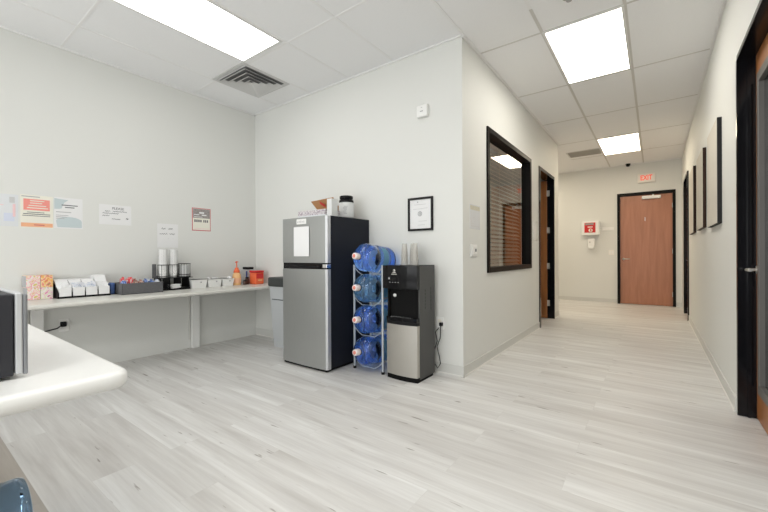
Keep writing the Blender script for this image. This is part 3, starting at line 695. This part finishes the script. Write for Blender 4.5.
# packet organizer
t = thing('packet_organizer', (-4.30, 1.08, CZ), 'black four compartment organizer filled with white packets on the wall counter', 'organizer')
oy0, oy1 = .892, 1.283
build('tray', MB().box(-4.44, -4.20, oy0, oy1, CZ, CZ + .016, .003).box(-4.44, -4.432, oy0, oy1, CZ, CZ + .13), 'black', t)
for i in range(5):
    y = oy0 + .006 + i * (oy1 - oy0 - .012) / 4
    build('divider', MB().prism([(-4.44, CZ), (-4.20, CZ), (-4.20, CZ + .05), (-4.30, CZ + .118), (-4.44, CZ + .158)], 1, y - .003, y + .003), 'black', t)
for i in range(4):
    ya = oy0 + .012 + i * (oy1 - oy0 - .012) / 4; yb = ya + (oy1 - oy0) / 4 - .014
    t = thing('packet_box', (-4.30, (ya + yb) / 2, CZ + .016), ['leftmost white packet box in the black organizer', 'second white packet box from the left in the black organizer', 'third white packet box from the left in the black organizer', 'rightmost taller white packet box in the black organizer'][i], 'packet box', 'white packet boxes in the black organizer')
    build('front', MB().box(-4.42, -4.196, ya, yb, CZ + .017, CZ + .092, .002), 'paper', t)
    ex = .03 if i == 3 else 0
    build('lid_flap', MB().hexa([(-4.25, ya, CZ + .092), (-4.25, yb, CZ + .092), (-4.42, yb, CZ + .092), (-4.42, ya, CZ + .092), (-4.31, ya - .012, CZ + .158 + ex), (-4.31, yb - .006, CZ + .162 + ex), (-4.42, yb - .006, CZ + .166 + ex), (-4.42, ya - .012, CZ + .163 + ex)]), 'paper', t)
    pk = MB()
    for k in range(5):
        pk.box(-.018, .018, -.0008, .0008, -.025, .03, M4=Matrix.Translation((-4.245, ya + .012 + k * .014, CZ + .10 + R.uniform(-.01, .012))) @ Matrix.Rotation(R.uniform(-.5, .5), 4, 'X') @ Matrix.Rotation(R.uniform(.8, 1.5), 4, 'Z'))
    build('packets', pk, 'snackwhite' if i in (1, 2) else 'paper', t)
# snack basket
by0, by1, bx0, bx1 = 1.345, 1.708, -4.38, -4.10
t = thing('snack_basket', (-4.23, 1.56, CZ), 'charcoal fabric basket of wrapped snacks on the wall counter', 'basket')
m = MB(); bh = CZ + .108
for q in ((bx0, bx1, by0, by0 + .006), (bx0, bx1, by1 - .006, by1), (bx0, bx0 + .006, by0, by1), (bx1 - .006, bx1, by0, by1)): m.box(*q, CZ, bh, .002)
m.box(bx0, bx1, by0, by1, CZ, CZ + .006)
build('body', m, 'fabric', t)
build('rim', MB().box(bx1 - .007, bx1 + .002, by0, by1, bh - .014, bh + .001, .001).box(bx0, bx1, by0 - .002, by0 + .007, bh - .014, bh + .001, .001), 'fabric', t)
sn = [('snackblue', 1.385, -4.13, 'blue wrapped snack at the left front of the fabric basket'), ('snackred', 1.42, -4.25, 'red wrapped snack at the left back of the fabric basket'), ('snackred', 1.455, -4.15, 'bright red and white wrapped snack near the left of the fabric basket'),
      ('snackbrown', 1.505, -4.15, 'brown-red wrapped snack left of centre in the fabric basket'), ('snackbrown', 1.55, -4.27, 'brown-red wrapped snack at the back centre of the fabric basket'), ('snackbrown', 1.57, -4.16, 'brown-red wrapped snack at the front centre of the fabric basket'),
      ('snackblue', 1.625, -4.16, 'blue wrapped snack right of centre in the fabric basket'), ('snackblue', 1.68, -4.17, 'blue wrapped snack third from the right end of the fabric basket'), ('snackwhite', 1.70, -4.29, 'white wrapped snack at the back right of the fabric basket'), ('snackwhite', 1.735, -4.15, 'white wrapped snack at the right front of the fabric basket')]
for i, (mm, y, x, lb) in enumerate(sn):
    y = 1.372 + (y - 1.385) * .88; x -= .035
    h = .125 + (.03 if i in (1, 2) else R.uniform(-.004, .01))
    t = thing('wrapped_snack', (x, y, CZ + .008), lb, 'snack', 'wrapped snacks in the fabric basket')
    Mx = Matrix.Translation((x, y, CZ + .008 + h / 2)) @ Matrix.Rotation(R.uniform(-.12, .12), 4, 'X') @ Matrix.Rotation(R.uniform(-.2, .2), 4, 'Z')
    build('wrapper', MB().box(-.04, .04, -.017, .017, -h / 2 + .006, h / 2 - .012, .010, M4=Mx, seg=3), mm, t)
    build('crimped_end', MB().box(-.036, .036, -.002, .002, h / 2 - .014, h / 2 + .002, M4=Mx), mm, t)
tag(build('wrapped_snack', MB().box(-4.33, -4.25, 1.294, 1.334, CZ + .001, CZ + .115, .014, seg=3), 'navy', loc=(-4.29, 1.31, CZ)), 'navy blue pouch standing between the black organizer and the fabric basket', 'snack')

# coffee cup organizer
t = thing('cup_organizer', (-4.30, 1.92, CZ), 'black wire cup holder with two tall stacks of paper cups', 'cup organizer')
cy1, cy2, cy3, cxx = 1.798, 1.906, 2.022, -4.32
b_ = MB(); b_.box(-4.43, -4.235, 1.730, 2.050, CZ, CZ + .018, .003)
build('base', b_, 'black', t)
for y in (1.752, 1.84, 1.955, 2.043):
    build('gable', MB().prism([(-4.42, CZ + .018), (-4.24, CZ + .018), (-4.25, CZ + .055), (-4.262, CZ + .128), (-4.42, CZ + .128)], 1, y - .004, y + .004), 'black', t)
build('shelf', MB().box(-4.42, -4.245, 1.745, 2.088, CZ + .128, CZ + .134, .002), 'black', t)
build('back_plate', MB().box(-4.36, -4.35, 1.704, 1.744, CZ + .135, CZ + .285, .003).box(-4.36, -4.35, 1.735, 1.760, CZ + .12, CZ + .16), 'fabric', t)
for y, rr in ((cy1, .050), (cy2, .050)):
    w_ = MB()
    for z in (.150, .275): w_.ring((cxx, y, CZ + z), rr, .0028)
    for k in range(6):
        a = 2 * PI * k / 6 + .4; w_.cyl((cxx + rr * math.cos(a), y + rr * math.sin(a), CZ + .132), (cxx + rr * math.cos(a), y + rr * math.sin(a), CZ + .276), .0022, 6)
    build('cup_cage', w_, 'black', t)
w_ = MB()
for z in (.140, .165, .285): w_.ring((cxx, cy3, CZ + z), .064, .0032)
for k in range(14):
    a = 2 * PI * k / 14; w_.cyl((cxx + .064 * math.cos(a), cy3 + .064 * math.sin(a), CZ + .132), (cxx + .064 * math.cos(a), cy3 + .064 * math.sin(a), CZ + .286), .0016, 6)
build('lid_cage', w_, 'black', t)
build('column', MB().box(-4.40, -4.36, 1.948, 1.962, CZ + .13, CZ + .29), 'black', t)
cup = thing('paper_cup', (cxx, cy1, CZ + .136), 'speckled white paper cup nested in the left tall stack', 'cup', 'paper cups in the wire holder')
build('sleeve', MB().lathe([(0, .002), (.030, .0), (.031, .003), (.041, .094), (0.039, .094)], (cxx, cy1, CZ + .136), n=24), 'cup', cup)
build('rim', MB().ring((cxx, cy1, CZ + .136 + .094), .0415, .0022, n=24), 'paper', cup)
for si, (y, lb) in enumerate(((cy1, 'left'), (cy2, 'right'))):
    for k in range(16):
        if si == 0 and k == 0: continue
        c_ = copy_tree(cup); c_.location = (cxx, y, CZ + .136 + k * .0142); c_['label'] = 'speckled white paper cup nested in the %s tall stack' % lb
lid = thing('cup_cover', (cxx, cy3, CZ + .136), 'pale grey plastic cup lid in the round wire cage', 'cup cover', 'cup covers in the wire cage')
build('disc', MB().lathe([(.052, 0), (.054, .004), (.050, .008), (.046, .010), (0, .010)], (cxx, cy3, CZ + .136), n=24), 'tin', lid)
for k in range(1, 12):
    c_ = copy_tree(lid); c_.location = (cxx, cy3, CZ + .136 + k * .011)
nb = thing('napkin_pile', (-4.26, 1.87, CZ + .019), 'small crumpled white napkins under the cup stacks', 'napkins')
m = MB()
for k in range(5): m.box(-.05, .05, -.045, .045, -.004, .004, .003, M4=Matrix.Translation((-4.25, 1.885, CZ + .026 + k * .008)) @ Matrix.Rotation(R.uniform(-.3, .3), 4, 'Z') @ Matrix.Rotation(R.uniform(-.08, .08), 4, 'X'))
build('sheets', m, 'paper', nb)

# white tubs
def tub(y0, y1, x1, h, label, tabs):
    t = thing('white_tub', (x1 - .08, (y0 + y1) / 2, CZ), label, 'tub', 'small white tubs on the wall counter')
    x0 = x1 - .15; i_ = .012
    m = MB(); m.hexa([(x0 + i_, y0 + i_, CZ), (x1 - i_, y0 + i_, CZ), (x1 - i_, y1 - i_, CZ), (x0 + i_, y1 - i_, CZ), (x0, y0, CZ + h), (x1, y0, CZ + h), (x1, y1, CZ + h), (x0, y1, CZ + h)])
    build('body', m, 'white', t)
    build('rim', MB().box(x0 - .003, x1 + .003, y0 - .003, y1 + .003, CZ + h - .008, CZ + h, .002), 'white', t)
    m = MB()
    for k in range(tabs): m.box(-.022, .022, -.018, .018, -.002, .002, .001, M4=Matrix.Translation((x1 - .03 - R.random() * .06, y0 + .03 + (y1 - y0 - .06) * (k + .5) / tabs, CZ + h + .012)) @ Matrix.Rotation(R.uniform(-.6, .6), 4, 'X') @ Matrix.Rotation(R.uniform(.2, .6), 4, 'Y'))
    if tabs: build('packets', m, 'paper', t)
    build('mark', MB().box(x1 - .006, x1 + .0005, (y0 + y1) / 2 + .01, (y0 + y1) / 2 + .026, CZ + h * .62, CZ + h * .76), 'inkgrey', t)
tub(2.056, 2.240, -4.22, .098, 'leftmost and widest small white tub right of the cup holder', 0)
tub(2.250, 2.418, -4.22, .095, 'middle small white tub right of the cup holder', 3)
tub(2.428, 2.580, -4.22, .092, 'rightmost small white tub beside the orange soap bottle', 3)
# soap
c = (-4.28, 2.652, CZ)
t = thing('soap_dispenser', c, 'orange pump soap bottle standing on the wall counter', 'soap bottle')
build('bottle', MB().lathe([(0, 0), (.048, 0), (.053, .006), (.053, .10), (.048, .135), (.030, .165), (.018, .175), (.018, .185), (0, .185)], c, n=28), 'amber', t)
build('label', MB().lathe([(.0536, .03), (.0536, .06), (.0536, .09)], c, n=28), 'orange', t)
build('collar', MB().lathe([(.030, .158), (.040, .160), (.034, .185), (.022, .205), (.022, .222), (0, .222)], c, n=24), 'orangep', t)
build('pump', MB().cyl((c[0], c[1], CZ + .22), (c[0], c[1], CZ + .29), .006, 10).tube([(c[0], c[1] + .018, CZ + .292), (c[0], c[1], CZ + .297), (c[0] + .02, c[1] - .02, CZ + .297), (c[0] + .035, c[1] - .035, CZ + .288)], .007, 8), 'orangep', t)
# small jars, coffee tin, red tub
for (y, x, h, lb) in ((2.742, -4.24, .060, 'shorter dark brown jar beside the orange soap bottle'), (2.792, -4.27, .095, 'taller dark brown jar beside the orange soap bottle')):
    t = thing('dark_jar', (x, y, CZ), lb, 'jar', 'dark brown jars on the wall counter')
    build('jar_body', MB().lathe([(0, 0), (.022, 0), (.024, .004), (.024, h * .75), (.018, h * .8)], (x, y, CZ), n=20), 'brown', t)
    build('lid', MB().lathe([(.019, h * .79), (.021, h * .8), (.021, h), (0, h)], (x, y, CZ), n=20), 'black', t)
t = thing('coffee_canister', (-4.37, 2.86, CZ), 'white canister with a black lid behind the red tub', 'canister')
build('body', MB().box(-4.44, -4.32, 2.80, 2.945, CZ, CZ + .19, .012, seg=3), 'greybox', t)
build('lid', MB().box(-4.43, -4.325, 2.828, 2.93, CZ + .19, CZ + .222, .008), 'black', t)
build('stripe', MB().box(-4.322, -4.318, 2.808, 2.83, CZ + .03, CZ + .17), 'navy', t)
t = thing('red_tub', (-4.21, 2.90, CZ), 'red and orange plastic tub at the right end of the wall counter', 'tub')
build('body', MB().box(-4.28, -4.15, 2.832, 2.965, CZ, CZ + .150, .014, seg=3), 'orangep', t)
build('lid', MB().box(-4.283, -4.147, 2.829, 2.968, CZ + .150, CZ + .178, .010, seg=3), 'red', t)
build('label', MB().box(-4.151, -4.1485, 2.85, 2.95, CZ + .075, CZ + .140), 'red', t)
lm = MB()
lm.box(-4.151, -4.148, 2.875, 2.935, CZ + .045, CZ + .06, mi=0); build('label_stripe', lm, 'amber', t)

# outlet and cord under the counter
t = thing('wall_outlet', (-A, .99, .455), 'white wall outlet with a black plug under the wall counter', 'outlet')
build('plate', MB().box(-A, -A + .006, .955, 1.03, .39, .51, .002), 'white', t)
build('plug', MB().box(-A + .004, -A + .045, .962, 1.005, .44, .485, .006), 'black', t)
tag(build('power_cord', MB().tube([(-A + .045, .975, .462), (-A + .06, .93, .435), (-A + .04, .86, .420), (-A + .07, .78, .415), (-A + .07, .70, .42), (-A + .06, .60, .40), (-A + .05, .45, .2)], .0055, 8), 'black', loc=(-A + .05, .975, .46)), 'black power cord running left along the wall under the counter', 'power cord')

# ---------------------------------------------------------------- papers on the left wall
PX = -A + .0015
def sheet(y0, y1, z0, z1, label, m='paper', name='wall_notice', tilt=0):
    t = thing(name, (-A, (y0 + y1) / 2, (z0 + z1) / 2), label, 'notice', None)
    build('sheet', MB().box(-A + .0002, PX, y0, y1, z0, z1), m, t); return t
def marks(parent, boxes, m, name='printed_mark', d=.0012):
    mb = MB()
    for (a, b_, c_, d_) in boxes: mb.box(PX, PX + d, a, b_, c_, d_)
    return build(name, mb, m, parent)
def scribble(parent, y0, y1, z, h, m, name='handwriting', lw=.0042, step=.009):
    mb = MB(); y = y0; pts = []
    up = False
    while y < y1:
        pts.append((y, z + (h / 2 if up else -h / 2) * R.uniform(.4, 1))); up = not up; y += step * R.uniform(.5, 1.2)
        if R.random() < .10: 
            if len(pts) > 1: ribbon(mb, pts, lw)
            pts = []; y += step * 1.6
    if len(pts) > 1: ribbon(mb, pts, lw)
    return build(name, mb, m, parent)
def ribbon(mb, pts, w):
    for (a, b_) in zip(pts, pts[1:]):
        d = Vector((b_[0] - a[0], b_[1] - a[1])); n = Vector((-d.y, d.x)).normalized() * w / 2
        q = [(a[0] - n.x, a[1] - n.y), (b_[0] - n.x, b_[1] - n.y), (b_[0] + n.x, b_[1] + n.y), (a[0] + n.x, a[1] + n.y)]
        mb.prism(q, 0, PX, PX + .0008)
t = sheet(.46, .690, 1.357, 1.632, 'faint pastel printed notice in a sleeve, leftmost on the wall', 'sleeve')
marks(t, [(.47, .575, 1.40, 1.53), (.60, .665, 1.40, 1.47)], 'lilac'); marks(t, [(.655, .672, 1.44, 1.55), (.50, .60, 1.535, 1.54)], 'pink', d=.0015); marks(t, [(.635, .668, 1.56, 1.61), (.48, .53, 1.58, 1.61)], 'inkfaint')
t = sheet(.703, .920, 1.352, 1.642, 'notice with a coral red heading block and orange foot band on the wall', 'cream')
marks(t, [(.722, .897, 1.508, 1.607)], 'coral'); marks(t, [(.706, .917, 1.360, 1.395)], 'orange')
marks(t, [(.765, .86, 1.588, 1.595), (.765, .845, 1.568, 1.575), (.755, .872, 1.546, 1.553), (.745, .885, 1.525, 1.532)], 'cream', 'heading_lines', .0020)
marks(t, [(.745, .86, 1.487, 1.492), (.72, .90, 1.471, 1.477), (.715, .90, 1.456, 1.461)], 'ink', 'text_lines'); marks(t, [(.71, .83, 1.624, 1.632)], 'inkgrey', 'text_lines')
marks(t, [(.79, .86, 1.374, 1.381)], 'maroon', 'text_lines', .0018)
t = sheet(.927, 1.137, 1.358, 1.646, 'white notice with pale blue-grey corner shapes on the wall', 'paper')
mb = MB(); mb.prism([(.929, 1.60), (.929, 1.57)] + [(.929 + .055 * math.sin(a), 1.548 + (-.012) * math.cos(a) + .0) for a in [0, .6, 1.2]] + [(1.0, 1.60), (1.03, 1.625), (.929, 1.635)], 0, PX, PX + .001)
build('pale_blue_shape', mb, 'bluegrey', t)
mb = MB(); mb.prism([(1.035 + .095 * math.cos(a), 1.425 + .042 * math.sin(a)) for a in [math.radians(k) for k in range(0, 181, 15)]] + [(.94 + .01, 1.368), (1.13, 1.368)], 0, PX, PX + .001)
build('pale_blue_shape', mb, 'bluegrey', t)
marks(t, [(.98, 1.10, 1.572, 1.580), (1.005, 1.075, 1.552, 1.560)], 'ink', 'heading_lines'); marks(t, [(.94, 1.05, 1.507, 1.513), (.94, 1.03, 1.477, 1.482), (.94, 1.02, 1.462, 1.467), (.94, 1.0, 1.447, 1.452)], 'inkgrey', 'text_lines')
t = sheet(1.268, 1.548, 1.418, 1.620, 'white landscape sheet with a handwritten PLEASE note on the wall')
text_mesh('handwriting', 'PLEASE', .034, 'ink', t, (PX + .001, 1.43, 1.583), *WX)
for (a, b_, z, h) in ((1.318, 1.51, 1.554, .013), (1.297, 1.47, 1.532, .013), (1.297, 1.355, 1.508, .012), (1.375, 1.45, 1.476, .010)): scribble(t, a, b_, z, h, 'ink', lw=.0036)
scribble(t, 1.465, 1.525, 1.487, .020, 'ink', lw=.006, step=.007)
t = sheet(1.800, 2.022, 1.190, 1.460, 'white portrait sheet with faint handwriting above the paper cup stacks')
scribble(t, 1.845, 1.975, 1.405, .022, 'ink', lw=.003, step=.012); scribble(t, 1.825, 1.99, 1.345, .020, 'ink', lw=.003, step=.011); scribble(t, 1.91, 1.97, 1.29, .006, 'inkfaint', lw=.003)
t = sheet(2.183, 2.412, 1.400, 1.676, 'red-bordered notice with dark photo blocks on the wall', 'maroon')
marks(t, [(2.192, 2.404, 1.410, 1.668)], 'cream', 'panel'); marks(t, [(2.194, 2.402, 1.555, 1.665)], 'greyprint', 'photo_block', .0016)
marks(t, [(2.205, 2.27, 1.590, 1.600), (2.205, 2.31, 1.565, 1.572), (2.27, 2.33, 1.61, 1.63), (2.30, 2.36, 1.585, 1.60)], 'paper', 'text_lines', .0022)
marks(t, [(2.21 + k * .024, 2.226 + k * .024, 1.505, 1.535) for k in range(4)] + [(2.32 + k * .022, 2.334 + k * .022, 1.505, 1.535) for k in range(3)], 'ink', 'heading_lines', .0018)
marks(t, [(2.21, 2.39, 1.425, 1.429)], 'pink', 'text_lines', .0018)

# ---------------------------------------------------------------- fridge wall things
t = thing('framed_certificate', (-1.81, B, 1.485), 'white certificate in a thin black frame above the water cooler', 'picture frame')
X0, X1, Z0, Z1, w_ = -1.945, -1.670, 1.325, 1.645, .020
f = MB()
for q in ((X0, X1, Z0, Z0 + w_), (X0, X1, Z1 - w_, Z1), (X0, X0 + w_, Z0 + w_, Z1 - w_), (X1 - w_, X1, Z0 + w_, Z1 - w_)): f.box(q[0], q[1], B - .02, B, q[2], q[3], .002)
build('frame', f, 'canvasedge', t)
pg = build('certificate', MB().box(X0 + w_, X1 - w_, B - .008, B - .002, Z0 + w_, Z1 - w_), 'paper', t)
f = MB(); cx_ = (X0 + X1) / 2
for (a, b_, z) in ((-.07, .06, 1.575), (-.08, .03, 1.533), (.03, .08, 1.537), (-.02, .07, 1.415), (-.03, .05, 1.378)): build('text_line', MB().box(cx_ + a, cx_ + b_, B - .009, B - .0078, z, z + .004), 'inkfaint', pg)
f = MB(); f.ring((cx_ - .005, B - .0085, 1.488), .020, .004, (0, 1, 0), 20); f.box(cx_ - .012, cx_ + .004, B - .0092, B - .0078, 1.478, 1.500); f.box(cx_ - .035, cx_ - .025, B - .0092, B - .0078, 1.595, 1.607)
build('seal', f, 'inkgrey', pg)
t = thing('motion_sensor', (-1.768, B, 2.46), 'small white sensor box high on the wall above the certificate', 'sensor')
build('housing', MB().box(-1.826, -1.710, B - .045, B, 2.40, 2.515, .010, seg=3), 'white', t)
build('lens_slot', MB().box(-1.785, -1.752, B - .047, B - .044, 2.448, 2.456).box(-1.775, -1.760, B - .047, B - .044, 2.485, 2.489), 'inkgrey', t)

# hall left wall things
hx = -Cc
t = thing('thermostat', (hx, 3.296, 1.13), 'white wall control with a dark toggle near the hallway corner', 'thermostat')
build('plate', MB().box(hx, hx + .008, 3.222, 3.37, 1.072, 1.19, .003).box(hx + .008, hx + .018, 3.245, 3.345, 1.09, 1.175, .004), 'white', t)
build('toggle', MB().box(hx + .018, hx + .024, 3.295, 3.315, 1.12, 1.148, .002), 'ink', t)
t = thing('wall_notice', (hx, 3.33, 1.45), 'pale grey evacuation-style sheet above the hallway thermostat', 'notice')
t['label'] = 'pale grey printed sheet on the wall above the hallway thermostat'
build('sheet', MB().box(hx, hx + .0015, 3.208, 3.458, 1.335, 1.565), 'sleeve', t)
f = MB(); f.box(hx + .0015, hx + .0022, 3.22, 3.45, 1.515, 1.555); build('heading_block', f, mat('tan_print', (0.60, 0.58, 0.47), 0.6, noise=.3, nscale=60), t)
f = MB(); 
for (a, b_, c_, d_) in ((3.24, 3.245, 1.36, 1.50), (3.43, 3.435, 1.36, 1.50), (3.24, 3.435, 1.36, 1.365), (3.28, 3.33, 1.44, 1.445), (3.33, 3.335, 1.40, 1.49), (3.24, 3.30, 1.385, 1.389)): f.box(hx + .0015, hx + .0022, a, b_, c_, d_)
build('drawing_lines', f, 'inkfaint', t)
t = thing('sign_holder', (hx, 5.49, 1.43), 'white curved room sign bracket between the hallway window and doorway', 'sign')
build('plate', MB().box(hx, hx + .006, 5.43, 5.55, 1.30, 1.57, .002), 'white', t)
build('bracket', MB().tube([(hx + .006, 5.545, 1.56), (hx + .035, 5.55, 1.55), (hx + .04, 5.55, 1.43), (hx + .035, 5.55, 1.31), (hx + .006, 5.545, 1.295)], .006, 8), 'satin', t)

# end wall things
t = thing('exit_sign', (-.135, E, 2.71), 'lit red EXIT sign above the far hallway door', 'exit sign')
build('housing', MB().box(-.285, .022, E - .055, E, 2.612, 2.80, .006), 'exitface', t)
text_mesh('lettering', 'EXIT', .145, 'exitred', t, (-.132, E - .0565, 2.708), *WY, depth=.003, squeeze=.70, bold=.003)
t = thing('defibrillator_cabinet', (-1.17, E, 1.69), 'white wall cabinet with a red panel left of the far door', 'cabinet')
build('box', MB().box(-1.345, -1.0, E - .13, E, 1.53, 1.845, .008), 'white', t)
pn = build('red_panel', MB().box(-1.285, -1.065, E - .133, E - .129, 1.585, 1.81, .001), 'red', t)
f = MB(); f.lathe([(0, 0), (.042, 0), (.042, .002), (0, .002)], (-1.16, E - .133, 1.635), (0, -1, 0), 20); f.box(-1.22, -1.12, E - .135, E - .1325, 1.70, 1.722)
build('symbol', f, 'cream', pn)
build('symbol_bolt', MB().prism([(-1.165, 1.665), (-1.14, 1.665), (-1.155, 1.64), (-1.14, 1.64), (-1.17, 1.605), (-1.16, 1.63), (-1.175, 1.63)], 1, E - .1375, E - .1345), 'red', pn)
build('photo_strip', MB().box(-1.27, -1.10, E - .1345, E - .1325, 1.755, 1.80), 'greyprint', pn)
t = thing('sanitizer_dispenser', (-1.15, E, 1.33), 'white hand sanitizer dispenser below the wall cabinet', 'dispenser')
build('housing', MB().box(-1.22, -1.085, E - .10, E, 1.235, 1.445, .018, seg=3), 'white', t)
build('push_bar', MB().box(-1.205, -1.10, E - .112, E - .09, 1.215, 1.27, .01), 'white', t)
build('window_slot', MB().box(-1.19, -1.17, E - .103, E - .099, 1.355, 1.38), 'inkgrey', t)
tag(build('wall_sign', MB().box(-.945, -.725, E - .012, E, 1.625, 1.695, .004), 'white', loc=(-.835, E, 1.66)), 'slim white wall sign between the cabinet and the far door', 'sign')
t = thing('light_switch', (-.77, E, 1.13), 'white double light switch plate left of the far door handle', 'light switch')
build('plate', MB().box(-.825, -.72, E - .006, E, 1.075, 1.19, .002), 'exitface', t)
for x in (-.797, -.748): build('toggle', MB().box(x - .015, x + .015, E - .010, E - .005, 1.10, 1.165, .002), 'white', t)

# canvases on the right wall
for i, (ya, yb, z0, z1) in enumerate(((4.11, 4.79, 1.345, 2.225), (5.23, 5.93, 1.375, 2.235), (6.42, 7.10, 1.375, 2.27))):
    t = thing('wall_canvas', (D, (ya + yb) / 2, z0), ['nearest of the three pale canvases on the right hallway wall', 'middle of the three pale canvases on the right hallway wall', 'farthest of the three pale canvases on the right hallway wall'][i], 'wall picture', 'pale canvases in the hallway')
    build('frame', MB().box(D - .030, D, ya, yb, z0, z1), 'canvasedge' if i == 0 else 'canvasbrown', t)
    build('print', MB().box(D - .033, D - .030, ya + .004, yb - .004, z0 + .004, z1 - .004), 'canvas', t)

# ---------------------------------------------------------------- camera, world
sc = bpy.context.scene
yaw, pitch, roll, fpx = 0.63443444, -0.00171078, -0.00487391, 367.1835790715866
f = Vector((-math.sin(yaw) * math.cos(pitch), math.cos(yaw) * math.cos(pitch), math.sin(pitch)))
r = Vector((math.cos(yaw), math.sin(yaw), 0)); u = r.cross(f)
r2 = r * math.cos(roll) + u * math.sin(roll); u2 = -r * math.sin(roll) + u * math.cos(roll)
cam = bpy.data.cameras.new('camera'); co = bpy.data.objects.new('camera', cam); col.objects.link(co)
cam.sensor_width = 36; cam.lens = fpx / 768 * 36; cam.clip_start = .05
mw = Matrix.Identity(4)
for i in range(3): mw[i][0] = r2[i]; mw[i][1] = u2[i]; mw[i][2] = -f[i]
mw[2][3] = 1.09
co.matrix_world = mw
sc.camera = co
wd = bpy.data.worlds.new('world'); sc.world = wd; wd.use_nodes = True
wd.node_tree.nodes['Background'].inputs[0].default_value = (.9, .92, 1, 1); wd.node_tree.nodes['Background'].inputs[1].default_value = .3
vs = sc.view_settings; vs.view_transform = 'Standard'; vs.look = 'None'; vs.exposure = -0.06; vs.gamma = 1; vs.use_curve_mapping = False
